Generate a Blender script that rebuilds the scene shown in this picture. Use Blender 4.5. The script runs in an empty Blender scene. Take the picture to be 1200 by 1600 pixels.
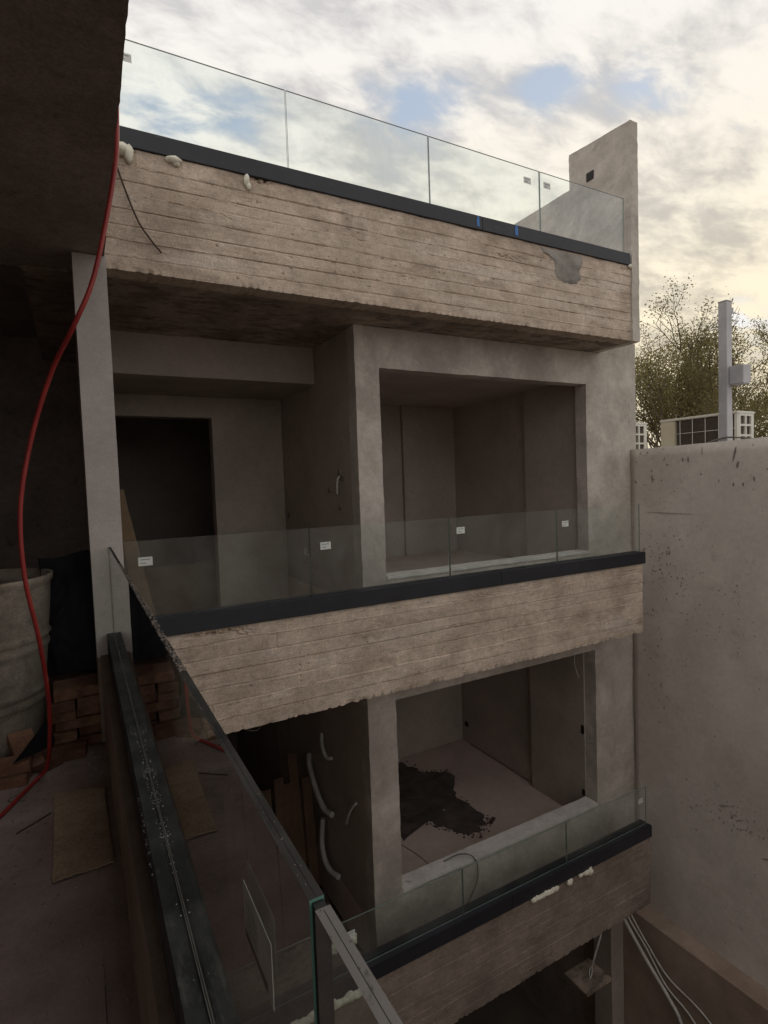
import bpy, bmesh, math, random
import numpy as np
from mathutils import Vector, Matrix, noise
R = math.radians
sc = bpy.context.scene

# ------------------------------------------------------------------ camera
def cam_matrix(yaw, pitch, roll):
    cy, sy, cp, sp = math.cos(yaw), math.sin(yaw), math.cos(pitch), math.sin(pitch)
    f = Vector((sy*cp, cy*cp, sp)); r = Vector((cy, -sy, 0)); d = f.cross(r)
    cr, sr = math.cos(roll), math.sin(roll)
    r2 = cr*r + sr*d; d2 = -sr*r + cr*d
    m = Matrix.Identity(4)
    for i in range(3):
        m[i][0] = r2[i]; m[i][1] = -d2[i]; m[i][2] = -f[i]
    return m
cd = bpy.data.cameras.new('camera')
cam = bpy.data.objects.new('camera', cd); sc.collection.objects.link(cam)
cam.matrix_world = cam_matrix(R(28.83758856), R(-2.90792454), R(2.05770424))
cd.sensor_fit = 'VERTICAL'; cd.sensor_height = 24.0
cd.lens = 24.0*874.14/1600
cd.clip_start = 0.02; cd.clip_end = 2000
sc.camera = cam
sc.render.resolution_x = 768; sc.render.resolution_y = 1024

# ------------------------------------------------------------------ sky
SUN_DIR = Vector((1.62, 1.0, 0.62)).normalized()
w = bpy.data.worlds.new('World'); sc.world = w; w.use_nodes = True
nt = w.node_tree; N = nt.nodes; L = nt.links; N.clear()
def nd(t, **k):
    n = N.new(t)
    for a, b in k.items(): setattr(n, a, b)
    return n
out = nd('ShaderNodeOutputWorld'); bg = nd('ShaderNodeBackground'); bg.inputs['Strength'].default_value = 0.1
L.new(bg.outputs[0], out.inputs[0])
sky = nd('ShaderNodeTexSky', sky_type='NISHITA'); sky.sun_disc = False
sky.sun_elevation = math.asin(SUN_DIR.z); sky.sun_rotation = math.atan2(SUN_DIR.x, SUN_DIR.y)
sky.air_density = 1.0; sky.dust_density = 1.0
tc = nd('ShaderNodeTexCoord')
def wm(op, a, b=None, c=None, clamp=False):
    n = nd('ShaderNodeMath', operation=op); n.use_clamp = clamp
    for i, v in enumerate((a, b, c)):
        if v is None: continue
        if isinstance(v, (int, float)): n.inputs[i].default_value = v
        else: L.new(v, n.inputs[i])
    return n.outputs[0]
def wmix(f, a, b):
    n = nd('ShaderNodeMix', data_type='RGBA')
    for s, v in ((0, f), (6, a), (7, b)):
        if isinstance(v, (int, float)): n.inputs[s].default_value = v
        elif isinstance(v, tuple): n.inputs[s].default_value = (*v, 1)
        else: L.new(v, n.inputs[s])
    return n.outputs[2]
sep = nd('ShaderNodeSeparateXYZ'); L.new(tc.outputs['Generated'], sep.inputs[0])
zc = wm('MAXIMUM', sep.outputs[2], 0.0)
den = wm('ADD', zc, 0.22)
comb = nd('ShaderNodeCombineXYZ')
L.new(wm('DIVIDE', sep.outputs[0], den), comb.inputs[0]); L.new(wm('DIVIDE', sep.outputs[1], den), comb.inputs[1])
def wnoise(vec, scale, detail, rough, dist=0.0, loc=(0, 0, 0), rot=0.0, sca=(1, 1, 1)):
    mp = nd('ShaderNodeMapping'); mp.inputs['Location'].default_value = loc
    mp.inputs['Rotation'].default_value = (0, 0, rot); mp.inputs['Scale'].default_value = sca
    L.new(vec, mp.inputs[0])
    n = nd('ShaderNodeTexNoise'); n.inputs['Scale'].default_value = scale; n.inputs['Detail'].default_value = detail
    n.inputs['Roughness'].default_value = rough; n.inputs['Distortion'].default_value = dist
    L.new(mp.outputs[0], n.inputs['Vector'])
    return n.outputs['Fac']
P0 = comb.outputs[0]
n_big = wnoise(P0, 1.5, 8, 0.55, 0.3, (3.1, 1.7, 0), 0.5, (1, 1.4, 1))
n_fine = wnoise(P0, 2.5, 12, 0.56, 0.25, (0.3, 7.7, 2), 0.9, (1, 1.9, 1))
n_wisp = wnoise(P0, 8.0, 10, 0.60, 0.3, (1.3, 5.7, 4), 0.8, (1, 1.9, 1))
# gaps in the cloud where the blue shows, as bands of sky directions
def gap(d, k, amp):
    v = Vector(d).normalized()
    dp = nd('ShaderNodeVectorMath', operation='DOT_PRODUCT'); L.new(tc.outputs['Generated'], dp.inputs[0])
    dp.inputs[1].default_value = v
    return wm('MULTIPLY', wm('EXPONENT', wm('MULTIPLY', wm('SUBTRACT', dp.outputs['Value'], 1.0), k)), amp)
GAPS = []  # filled below
gsum = None
for d, k, amp in [
    ((0.093, 0.852, 0.515), 500, 0.16), ((0.124, 0.838, 0.532), 800, 0.12), ((0.174, 0.837, 0.519), 900, 0.20), ((0.24, 0.808, 0.539), 900, 0.17),
    ((0.388, 0.735, 0.556), 1500, 0.10), ((0.454, 0.704, 0.547), 1800, 0.19), ((0.501, 0.676, 0.540), 1800, 0.14), ((0.600, 0.586, 0.545), 1800, 0.19),
    ((0.627, 0.555, 0.546), 2200, 0.11), ((0.688, 0.502, 0.524), 2000, 0.20), ((0.727, 0.474, 0.497), 2000, 0.15), ((0.779, 0.421, 0.465), 1800, 0.19),
    ((0.853, 0.470, 0.228), 3000, 0.22), ((0.885, 0.420, 0.205), 1500, 0.22),
    ((-0.7, 0.6, 0.7), 90, 0.10), ((-0.3, -1.0, 0.9), 90, 0.10), ((1.0, -1.0, 0.8), 90, 0.10), ((-1.0, -0.5, 0.5), 200, 0.12)]:
    g = gap(d, k, amp)
    gsum = g if gsum is None else wm('ADD', gsum, g)
gbreak = nd('ShaderNodeMapRange'); gbreak.inputs['From Min'].default_value = 0.62; gbreak.inputs['From Max'].default_value = 0.38
gbreak.inputs['To Min'].default_value = 0.25; gbreak.inputs['To Max'].default_value = 1.15
L.new(wm('ADD', wm('MULTIPLY', n_fine, 0.5), wm('MULTIPLY', n_wisp, 0.5)), gbreak.inputs['Value'])
gsum = wm('MULTIPLY', wm('MULTIPLY', gsum, 1.05), gbreak.outputs[0])
cover = wm('SUBTRACT', wm('ADD', wm('MULTIPLY', n_big, 0.38), wm('ADD', wm('MULTIPLY', n_fine, 0.4), wm('MULTIPLY', n_wisp, 0.22))), gsum)
mr = nd('ShaderNodeMapRange'); mr.inputs['From Min'].default_value = 0.22; mr.inputs['From Max'].default_value = 0.46
mr.interpolation_type = 'SMOOTHSTEP'; L.new(cover, mr.inputs['Value'])
# light and grey parts of the cloud sheet
mr2 = nd('ShaderNodeMapRange'); mr2.inputs['From Min'].default_value = 0.38; mr2.inputs['From Max'].default_value = 0.58
mr2.interpolation_type = 'SMOOTHSTEP'
L.new(wm('ADD', wm('MULTIPLY', n_fine, 0.6), wm('MULTIPLY', n_wisp, 0.4)), mr2.inputs['Value'])
hz = nd('ShaderNodeMapRange'); hz.inputs['From Min'].default_value = 0.60; hz.inputs['From Max'].default_value = 0.15
L.new(sep.outputs[2], hz.inputs['Value'])
sund = nd('ShaderNodeVectorMath', operation='DOT_PRODUCT'); L.new(tc.outputs['Generated'], sund.inputs[0]); sund.inputs[1].default_value = SUN_DIR
sunf = nd('ShaderNodeMapRange'); sunf.inputs['From Min'].default_value = 0.55; sunf.inputs['From Max'].default_value = 1.0
L.new(sund.outputs['Value'], sunf.inputs['Value'])
warm = wm('MULTIPLY', sunf.outputs[0], hz.outputs[0], clamp=True)
hi = wmix(warm, (5.5, 5.28, 5.02), (6.1, 5.35, 3.75))
lo = wmix(warm, (3.3, 3.25, 3.27), (3.8, 3.35, 2.55))
cl = wmix(mr2.outputs[0], lo, hi)
bl = nd('ShaderNodeMix', data_type='RGBA'); bl.inputs[0].default_value = 0.9
L.new(sky.outputs[0], bl.inputs[6]); bl.inputs[7].default_value = (2.5, 3.0, 3.7, 1)
L.new(wmix(mr.outputs[0], bl.outputs[2], cl), bg.inputs['Color'])

sd = bpy.data.lights.new('sun', 'SUN'); sd.energy = 0.5; sd.angle = R(20); sd.color = (1.0, 0.88, 0.70)
so = bpy.data.objects.new('sun', sd); sc.collection.objects.link(so)
so.rotation_euler = (-SUN_DIR).to_track_quat('-Z', 'Y').to_euler()
sc.view_settings.view_transform = 'Standard'; sc.view_settings.look = 'None'
sc.view_settings.exposure = 0.82; sc.view_settings.gamma = 1.0; sc.view_settings.use_curve_mapping = False
sc.cycles.max_bounces = 10; sc.cycles.diffuse_bounces = 6; sc.cycles.glossy_bounces = 5
sc.cycles.transparent_max_bounces = 24; sc.cycles.use_denoising = True

# ------------------------------------------------------------------ materials
def new_mat(name):
    m = bpy.data.materials.new(name); m.use_nodes = True
    return m, m.node_tree
def ramp2(t, fac, a, b, p0=0.35, p1=0.65):
    r = t.nodes.new('ShaderNodeValToRGB'); r.color_ramp.elements[0].position = p0; r.color_ramp.elements[1].position = p1
    r.color_ramp.elements[0].color = (*a, 1); r.color_ramp.elements[1].color = (*b, 1)
    t.links.new(fac, r.inputs[0]); return r.outputs[0]
def tnoise(t, scale, detail=6, rough=0.6, dist=0.0, sca=(1, 1, 1), loc=(0, 0, 0)):
    tcn = t.nodes.new('ShaderNodeTexCoord'); mp = t.nodes.new('ShaderNodeMapping')
    mp.inputs['Scale'].default_value = sca; mp.inputs['Location'].default_value = loc
    t.links.new(tcn.outputs['Object'], mp.inputs[0])
    n = t.nodes.new('ShaderNodeTexNoise'); n.inputs['Scale'].default_value = scale
    n.inputs['Detail'].default_value = detail; n.inputs['Roughness'].default_value = rough; n.inputs['Distortion'].default_value = dist
    t.links.new(mp.outputs[0], n.inputs['Vector'])
    return n.outputs['Fac']
def tmix(t, f, a, b, mode='MIX'):
    n = t.nodes.new('ShaderNodeMix'); n.data_type = 'RGBA'; n.blend_type = mode
    for s, v in ((0, f), (6, a), (7, b)):
        if isinstance(v, (int, float)): n.inputs[s].default_value = v
        elif isinstance(v, tuple): n.inputs[s].default_value = (*v, 1)
        else: t.links.new(v, n.inputs[s])
    return n.outputs[2]
def surf(name, a, b, scale=1.5, rough=0.85, bump=0.15, bscale=40, layers=(), spec=0.3, dist=0.3, metal=0.0, bdist=0.004, grain=None):
    """two-tone mottled surface; layers = (colour, scale, stretch, lo, hi, strength, detail) stains laid over it"""
    m, t = new_mat(name); bs = t.nodes['Principled BSDF']
    c = ramp2(t, tnoise(t, scale, 8, 0.6, dist), a, b)
    for (col, s, st, lo, hi, amt, det) in layers:
        f = tnoise(t, s, det, 0.65, 0.2, st, (s*1.7, s*0.3, s))
        r = t.nodes.new('ShaderNodeMapRange'); r.inputs['From Min'].default_value = lo; r.inputs['From Max'].default_value = hi
        r.inputs['To Max'].default_value = amt; t.links.new(f, r.inputs['Value'])
        c = tmix(t, r.outputs[0], c, col)
    if grain is None: grain = 0.0 if rough <= 0.8 else (0.32 if any(k in name for k in ('board', 'soffit', 'brick', 'dirt', 'spatter', 'ceiling')) else 0.14)
    if grain:
        for gs, ga in ((18, 0.55*grain), (75, 0.85*grain)):
            g0 = t.nodes.new('ShaderNodeMapRange'); g0.inputs['From Min'].default_value = 0.32; g0.inputs['From Max'].default_value = 0.68
            g0.inputs['To Min'].default_value = 1-ga; g0.inputs['To Max'].default_value = 1+ga*0.8
            t.links.new(tnoise(t, gs, 6, 0.7, 0.0, (1, 1, 1.3), (gs, 0, 3)), g0.inputs['Value'])
            vm = t.nodes.new('ShaderNodeVectorMath'); vm.operation = 'SCALE'; t.links.new(c, vm.inputs[0]); t.links.new(g0.outputs[0], vm.inputs['Scale']); c = vm.outputs[0]
    t.links.new(c, bs.inputs['Base Color'])
    bs.inputs['Roughness'].default_value = rough; bs.inputs['Specular IOR Level'].default_value = spec; bs.inputs['Metallic'].default_value = metal
    if bump:
        bp = t.nodes.new('ShaderNodeBump'); bp.inputs['Strength'].default_value = bump; bp.inputs['Distance'].default_value = bdist
        t.links.new(tnoise(t, bscale, 8, 0.65), bp.inputs['Height']); t.links.new(bp.outputs[0], bs.inputs['Normal'])
    return m
M = {}
M['board'] = surf('board_marked_concrete', (0.44, 0.35, 0.275), (0.67, 0.55, 0.45), 2.6, 0.9, 0.6, 70, [
    ((0.27, 0.205, 0.155), 3.2, (0.7, 1, 2.2), 0.53, 0.68, 0.55, 12),
    ((0.66, 0.585, 0.50), 1.9, (0.5, 1, 3.0), 0.54, 0.68, 0.6, 8),
    ((0.24, 0.18, 0.14), 9, (0.25, 1, 7), 0.56, 0.66, 0.35, 12),
    ((0.16, 0.125, 0.10), 1.1, (1.8, 1, 0.7), 0.60, 0.68, 0.4, 12),
    ((0.10, 0.08, 0.065), 22, (0.5, 1, 1.6), 0.63, 0.70, 0.75, 8)], dist=0.0)
M['board_low'] = surf('dark_board_marked_concrete', (0.20, 0.155, 0.13), (0.31, 0.25, 0.21), 2.2, 0.9, 0.5, 70, [  # darker version of the board concrete, for the lowest beam
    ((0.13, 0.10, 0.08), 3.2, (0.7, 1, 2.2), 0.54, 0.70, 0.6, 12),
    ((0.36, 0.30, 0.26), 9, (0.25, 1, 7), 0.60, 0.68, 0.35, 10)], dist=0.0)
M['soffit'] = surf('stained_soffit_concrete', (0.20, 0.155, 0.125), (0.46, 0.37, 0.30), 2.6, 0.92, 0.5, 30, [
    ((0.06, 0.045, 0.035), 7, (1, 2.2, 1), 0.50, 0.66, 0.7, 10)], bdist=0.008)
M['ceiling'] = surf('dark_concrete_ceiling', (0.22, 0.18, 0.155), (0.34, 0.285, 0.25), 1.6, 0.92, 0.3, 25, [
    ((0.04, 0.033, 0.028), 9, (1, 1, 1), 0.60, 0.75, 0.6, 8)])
M['plaster'] = surf('grey_cement_render', (0.42, 0.375, 0.33), (0.62, 0.565, 0.505), 2.3, 0.85, 0.25, 45, [
    ((0.34, 0.295, 0.26), 0.9, (1, 1, 0.8), 0.51, 0.60, 0.7, 12),
    ((0.30, 0.25, 0.20), 14, (1, 1, 0.25), 0.66, 0.74, 0.5, 8),
    ((0.26, 0.22, 0.19), 3.5, (1, 1, 0.3), 0.60, 0.78, 0.5, 8),
    ((0.62, 0.58, 0.54), 2.2, (1, 1, 0.6), 0.62, 0.75, 0.45, 8)])
M['column'] = surf('warm_grey_column_render', (0.42, 0.375, 0.35), (0.52, 0.475, 0.45), 1.8, 0.85, 0.1, 40, [
    ((0.28, 0.23, 0.20), 5, (1, 1, 0.4), 0.64, 0.8, 0.4, 8)])
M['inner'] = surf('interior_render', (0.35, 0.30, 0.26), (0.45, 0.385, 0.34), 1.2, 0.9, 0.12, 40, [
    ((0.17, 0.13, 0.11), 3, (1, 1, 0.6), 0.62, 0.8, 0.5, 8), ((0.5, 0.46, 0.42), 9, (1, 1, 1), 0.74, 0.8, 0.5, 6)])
M['neigh'] = surf('boundary_wall_render', (0.58, 0.525, 0.47), (0.71, 0.65, 0.59), 1.3, 0.88, 0.3, 45, [
    ((0.38, 0.335, 0.30), 0.5, (1, 1, 0.5), 0.50, 0.62, 0.25, 12),
    ((0.36, 0.31, 0.27), 5, (1, 1.5, 0.3), 0.64, 0.74, 0.35, 10),
    ((0.52, 0.49, 0.45), 1.1, (1, 1, 0.6), 0.60, 0.75, 0.4, 6),
    ((0.26, 0.22, 0.19), 7, (1, 1.1, 0.6), 0.64, 0.74, 0.4, 6),
    ((0.28, 0.22, 0.17), 1.2, (1, 1, 2.0), 0.60, 0.78, 0.4, 10)])
M['dirt'] = surf('dark_mortar_spatter', (0.17, 0.14, 0.12), (0.28, 0.235, 0.20), 20, 0.95, 0.3, 60)
M['floor'] = surf('dusty_cement_floor', (0.21, 0.155, 0.14), (0.34, 0.265, 0.245), 2.5, 0.92, 0.3, 60, [
    ((0.12, 0.095, 0.085), 6, (1, 1, 1), 0.6, 0.75, 0.5, 10), ((0.42, 0.39, 0.36), 14, (1, 1, 1), 0.72, 0.8, 0.4, 6)])
M['room_floor'] = surf('pinkish_screed_floor', (0.50, 0.395, 0.35), (0.64, 0.52, 0.47), 1.2, 0.85, 0.1, 40, [
    ((0.22, 0.15, 0.13), 2.5, (1, 1, 1), 0.6, 0.8, 0.5, 8)])
M['wetsoil'] = surf('wet_black_residue', (0.06, 0.047, 0.041), (0.14, 0.11, 0.095), 4, 0.85, 0.5, 60)
M['curb'] = surf('rusty_brown_kerb_render', (0.16, 0.115, 0.085), (0.26, 0.205, 0.17), 2.2, 0.9, 0.3, 50, [
    ((0.30, 0.16, 0.08), 5, (1, 0.3, 1), 0.58, 0.72, 0.45, 8)])
M['sill'] = surf('pale_cement_sill', (0.60, 0.56, 0.53), (0.76, 0.72, 0.69), 5, 0.85, 0.2, 50, [
    ((0.25, 0.2, 0.17), 9, (1, 1, 1), 0.64, 0.72, 0.6, 8)])
M['ledge'] = surf('ochre_cement_ledge', (0.30, 0.225, 0.175), (0.40, 0.31, 0.25), 3, 0.9, 0.3, 60)
M['metal'] = surf('black_anodised_channel', (0.012, 0.013, 0.019), (0.020, 0.021, 0.029), 3, 0.5, 0.03, 90, [
    ((0.16, 0.15, 0.15), 14, (1, 1, 3), 0.62, 0.76, 0.4, 8)], spec=0.5)
M['dusty_metal'] = surf('dusty_black_channel', (0.022, 0.022, 0.024), (0.06, 0.058, 0.056), 9, 0.75, 0.15, 80, [
    ((0.20, 0.185, 0.17), 22, (1, 0.3, 1), 0.56, 0.72, 0.6, 10), ((0.30, 0.28, 0.26), 60, (1, 0.15, 1), 0.62, 0.72, 0.5, 6)], spec=0.2)
M['edge'] = surf('glass_cut_edge', (0.16, 0.21, 0.19), (0.26, 0.31, 0.29), 12, 0.25, 0.05, 60, (), spec=0.6)
M['near_edge'] = surf('dusty_edge_dark_reflection', (0.022, 0.021, 0.020), (0.055, 0.052, 0.049), 9, 0.75, 0.1, 90, [  # dark reflection of the slab overhead painted into the base colour, under dust flecks
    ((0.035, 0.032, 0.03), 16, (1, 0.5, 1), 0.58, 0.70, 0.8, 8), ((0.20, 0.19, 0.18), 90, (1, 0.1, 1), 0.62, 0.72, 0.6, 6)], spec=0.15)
M['near_edge2'] = surf('dusty_edge_sky_sheen', (0.12, 0.11, 0.105), (0.18, 0.165, 0.155), 9, 0.5, 0.1, 90, [  # same glass edge with a pale sky reflection painted into the colour
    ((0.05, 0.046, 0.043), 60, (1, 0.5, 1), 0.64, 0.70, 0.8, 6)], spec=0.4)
M['teal'] = surf('green_glass_end', (0.10, 0.26, 0.21), (0.18, 0.36, 0.30), 6, 0.2, 0.0, 60, (), spec=0.6)
M['gap'] = surf('black_silicone', (0.008, 0.008, 0.008), (0.012, 0.012, 0.012), 9, 0.5, 0.0)
M['sticker'] = surf('white_sticker_paper', (0.62, 0.64, 0.61), (0.70, 0.72, 0.69), 20, 0.6, 0.0)
M['tint'] = surf('brownish_sticker_band', (0.10, 0.075, 0.065), (0.14, 0.11, 0.095), 20, 0.6, 0.0)
M['faint'] = surf('faded_label_paper', (0.30, 0.29, 0.27), (0.37, 0.36, 0.335), 20, 0.6, 0.0)
M['print'] = surf('grey_sticker_print', (0.22, 0.22, 0.21), (0.26, 0.26, 0.25), 20, 0.6, 0.0)
M['tape'] = surf('blue_masking_tape', (0.06, 0.17, 0.42), (0.09, 0.22, 0.50), 20, 0.6, 0.1)
M['foam'] = surf('white_expanding_foam', (0.66, 0.62, 0.50), (0.80, 0.77, 0.66), 25, 0.8, 0.3, 60)
M['patch'] = surf('grey_repair_mortar', (0.20, 0.18, 0.16), (0.34, 0.31, 0.28), 7, 0.9, 0.5, 70)
M['rebar'] = surf('rusty_steel_bar', (0.06, 0.04, 0.03), (0.12, 0.08, 0.06), 30, 0.7, 0.3, 90)
M['hose'] = surf('red_rubber_hose', (0.26, 0.020, 0.019), (0.34, 0.032, 0.028), 9, 0.42, 0.05, 60, [
    ((0.30, 0.16, 0.13), 14, (1, 1, 1), 0.62, 0.75, 0.5, 6)], spec=0.5)
M['brick'] = surf('orange_clay_brick', (0.15, 0.075, 0.048), (0.25, 0.135, 0.09), 9, 0.9, 0.5, 70)
M['brick2'] = surf('reddish_clay_brick', (0.11, 0.05, 0.034), (0.17, 0.085, 0.058), 9, 0.9, 0.5, 70)
M['drum'] = surf('dirty_white_drum', (0.17, 0.14, 0.115), (0.30, 0.25, 0.205), 5, 0.9, 0.15, 50, [
    ((0.24, 0.18, 0.12), 5, (1, 1, 1.6), 0.55, 0.72, 0.6, 10), ((0.05, 0.045, 0.04), 22, (1, 1, 2), 0.70, 0.76, 0.8, 6)])
M['card'] = surf('brown_cardboard', (0.28, 0.21, 0.14), (0.38, 0.29, 0.20), 4, 0.9, 0.1, 60, [
    ((0.62, 0.6, 0.55), 12, (1, 1, 1), 0.73, 0.78, 0.6, 6)])
M['plastic'] = surf('black_plastic_sheet', (0.008, 0.009, 0.011), (0.016, 0.017, 0.021), 5, 0.7, 0.3, 20, (), spec=0.2, grain=0)
M['wood'] = surf('brown_formwork_timber', (0.055, 0.03, 0.018), (0.10, 0.056, 0.034), 3, 0.85, 0.3, 50, [
    ((0.10, 0.05, 0.03), 8, (3, 3, 0.3), 0.55, 0.7, 0.6, 8)])
M['batten'] = surf('tan_timber_batten', (0.11, 0.072, 0.042), (0.17, 0.115, 0.07), 3, 0.85, 0.3, 50)
M['conduit'] = surf('grey_corrugated_conduit', (0.48, 0.46, 0.43), (0.60, 0.58, 0.54), 9, 0.6, 0.1)
M['wire'] = surf('grey_wire_insulation', (0.12, 0.11, 0.10), (0.18, 0.165, 0.15), 9, 0.6, 0.0)
M['white'] = surf('white_enamel_casing', (0.66, 0.64, 0.57), (0.76, 0.74, 0.67), 4, 0.5, 0.05)
M['cream'] = surf('cream_enamel_casing', (0.58, 0.53, 0.40), (0.66, 0.61, 0.48), 4, 0.5, 0.05)
M['fin'] = surf('dark_condenser_fins', (0.09, 0.072, 0.062), (0.13, 0.105, 0.09), 20, 0.6, 0.3, (200))
M['galv'] = surf('painted_grey_steel_post', (0.42, 0.41, 0.42), (0.54, 0.53, 0.54), 5, 0.5, 0.05)
M['bark'] = surf('grey_brown_bark', (0.10, 0.075, 0.05), (0.17, 0.13, 0.09), 6, 0.95, 0.5, 20)
M['ground'] = surf('packed_earth_ground', (0.14, 0.115, 0.09), (0.22, 0.19, 0.155), 0.6, 0.95, 0.3, 8)
M['roofing'] = surf('grey_roof_screed', (0.26, 0.25, 0.235), (0.36, 0.34, 0.32), 2, 0.9, 0.2, 30)
def leaf_mat(name, a, b):
    m, t = new_mat(name); bs = t.nodes['Principled BSDF']; o = t.nodes['Material Output']
    c = ramp2(t, tnoise(t, 0.9, 4, 0.6), a, b)
    t.links.new(c, bs.inputs['Base Color']); bs.inputs['Roughness'].default_value = 0.7
    tr = t.nodes.new('ShaderNodeBsdfTranslucent'); t.links.new(c, tr.inputs[0])
    mx = t.nodes.new('ShaderNodeMixShader'); mx.inputs[0].default_value = 0.45
    t.links.new(bs.outputs[0], mx.inputs[1]); t.links.new(tr.outputs[0], mx.inputs[2]); t.links.new(mx.outputs[0], o.inputs[0])
    return m
M['leaf'] = leaf_mat('olive_spring_leaves', (0.14, 0.12, 0.042), (0.25, 0.21, 0.08))
def glass_mat(name, tint, f0=0.045, dust=0.035):
    m, t = new_mat(name); t.nodes.remove(t.nodes['Principled BSDF']); o = t.nodes['Material Output']
    g = t.nodes.new('ShaderNodeNewGeometry'); dp = t.nodes.new('ShaderNodeVectorMath'); dp.operation = 'DOT_PRODUCT'
    t.links.new(g.outputs['Incoming'], dp.inputs[0]); t.links.new(g.outputs['Normal'], dp.inputs[1])
    def mth(op, a, b=None):
        n = t.nodes.new('ShaderNodeMath'); n.operation = op
        for i, v in enumerate((a, b)):
            if v is None: continue
            if isinstance(v, (int, float)): n.inputs[i].default_value = v
            else: t.links.new(v, n.inputs[i])
        return n.outputs[0]
    ca = mth('ABSOLUTE', dp.outputs['Value'])
    fr = mth('ADD', mth('MULTIPLY', mth('POWER', mth('SUBTRACT', 1.0, ca), 5.0), 1-f0), f0)
    tr = t.nodes.new('ShaderNodeBsdfTransparent'); tr.inputs[0].default_value = (*tint, 1)
    gl = t.nodes.new('ShaderNodeBsdfGlossy'); gl.inputs['Roughness'].default_value = 0.0; gl.inputs[0].default_value = (1, 1, 1, 1)
    mx = t.nodes.new('ShaderNodeMixShader'); t.links.new(mth('MULTIPLY', mth('MULTIPLY', fr, 1.7), mth('SUBTRACT', 1.0, g.outputs['Backfacing'])), mx.inputs[0]); mx.inputs[0].default_value = 0; t.links.new(tr.outputs[0], mx.inputs[1]); t.links.new(gl.outputs[0], mx.inputs[2])
    df = t.nodes.new('ShaderNodeBsdfDiffuse'); df.inputs[0].default_value = (0.55, 0.56, 0.53, 1)
    m2 = t.nodes.new('ShaderNodeMixShader')
    r = t.nodes.new('ShaderNodeMapRange'); r.inputs['From Min'].default_value = 0.35; r.inputs['From Max'].default_value = 0.75
    r.inputs['To Max'].default_value = dust*2; t.links.new(tnoise(t, 3.0, 8, 0.7, 0.3, (1, 1, 0.5)), r.inputs['Value'])
    t.links.new(r.outputs[0], m2.inputs[0]); t.links.new(mx.outputs[0], m2.inputs[1]); t.links.new(df.outputs[0], m2.inputs[2])
    t.links.new(m2.outputs[0], o.inputs[0]); return m
M['glass'] = glass_mat('clear_balustrade_glass', (0.95, 0.975, 0.966))
M['near_glass'] = glass_mat('dusty_laminated_glass', (0.92, 0.965, 0.945), dust=0.035)

# ------------------------------------------------------------------ mesh helpers
COL = sc.collection
def new_obj(name, me, mats, parent=None, loc=(0, 0, 0)):
    o = bpy.data.objects.new(name, me); COL.objects.link(o)
    for m in (mats if isinstance(mats, (list, tuple)) else [mats]):
        if m is not None: me.materials.append(M[m] if isinstance(m, str) else m)
    if parent is not None:
        o.parent = parent; o.location = Vector(loc) - parent.location if parent.get('world_built', 1) else loc
    else: o.location = loc
    return o
def finish(name, bm, mats, parent=None, smooth=False, loc=(0, 0, 0), recalc=True, local=False):
    if recalc: bmesh.ops.recalc_face_normals(bm, faces=bm.faces)
    me = bpy.data.meshes.new(name); bm.to_mesh(me); bm.free()
    if smooth:
        for p in me.polygons: p.use_smooth = True
    o = bpy.data.objects.new(name, me); COL.objects.link(o)
    for m in (mats if isinstance(mats, (list, tuple)) else [mats]): me.materials.append(M[m])
    if parent is not None:
        o.parent = parent; o.location = Vector(loc) if local else -root_loc(parent)
    else: o.location = loc
    return o
def root_loc(p):
    v = Vector(p.location)
    while p.parent is not None:
        p = p.parent; v += Vector(p.location)
    return v
def thing(name, label, cat, loc=(0, 0, 0), group=None):
    o = bpy.data.objects.new(name, None); COL.objects.link(o); o.location = loc; o.empty_display_size = 0.1
    o['label'] = label; o['category'] = cat
    if group: o['group'] = group
    return o
def tag(o, label, cat, group=None):
    o['label'] = label; o['category'] = cat
    if group: o['group'] = group
    return o
def struct(o): o['kind'] = 'structure'; return o
def rel(o, label): o['label'] = label; return o
def lin(a, b, step):
    n = max(1, int(round((b-a)/step))); return [a+(b-a)*i/n for i in range(n+1)]
def brk(points, step):
    r = [points[0]]
    for a, b in zip(points[:-1], points[1:]): r += lin(a, b, step)[1:]
    return r
def solid(xs, ys, zs, fill=None, disp=None, mat=None):
    """closed skin round the filled cells of a grid, corners then moved by disp"""
    nx, ny, nz = len(xs)-1, len(ys)-1, len(zs)-1
    F = np.ones((nx, ny, nz), bool)
    if fill:
        for i in range(nx):
            for j in range(ny):
                for k in range(nz):
                    F[i, j, k] = fill((xs[i]+xs[i+1])/2, (ys[j]+ys[j+1])/2, (zs[k]+zs[k+1])/2)
    Pd = np.pad(F, 1)
    idx = {}; verts = []; faces = []
    def v(i, j, k):
        key = (i, j, k)
        if key not in idx:
            idx[key] = len(verts); p = (xs[i], ys[j], zs[k])
            verts.append(disp(*p) if disp else p)
        return idx[key]
    for ax, (dx, dy, dz) in enumerate(((1, 0, 0), (0, 1, 0), (0, 0, 1))):
        for s in (1, -1):
            nb = np.roll(Pd, -s, axis=ax)[1:-1, 1:-1, 1:-1]
            for i, j, k in np.argwhere(F & ~nb):
                i, j, k = int(i), int(j), int(k)
                if ax == 0:
                    a = i+(s > 0); q = [(a, j, k), (a, j+1, k), (a, j+1, k+1), (a, j, k+1)]
                elif ax == 1:
                    a = j+(s > 0); q = [(i, a, k), (i, a, k+1), (i+1, a, k+1), (i+1, a, k)]
                else:
                    a = k+(s > 0); q = [(i, j, a), (i+1, j, a), (i+1, j+1, a), (i, j+1, a)]
                if s < 0: q = q[::-1]
                faces.append([v(*c) for c in q])
    bm = bmesh.new()
    bv = [bm.verts.new(p) for p in verts]
    for f in faces: bm.faces.new([bv[i] for i in f])
    return bm
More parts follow.
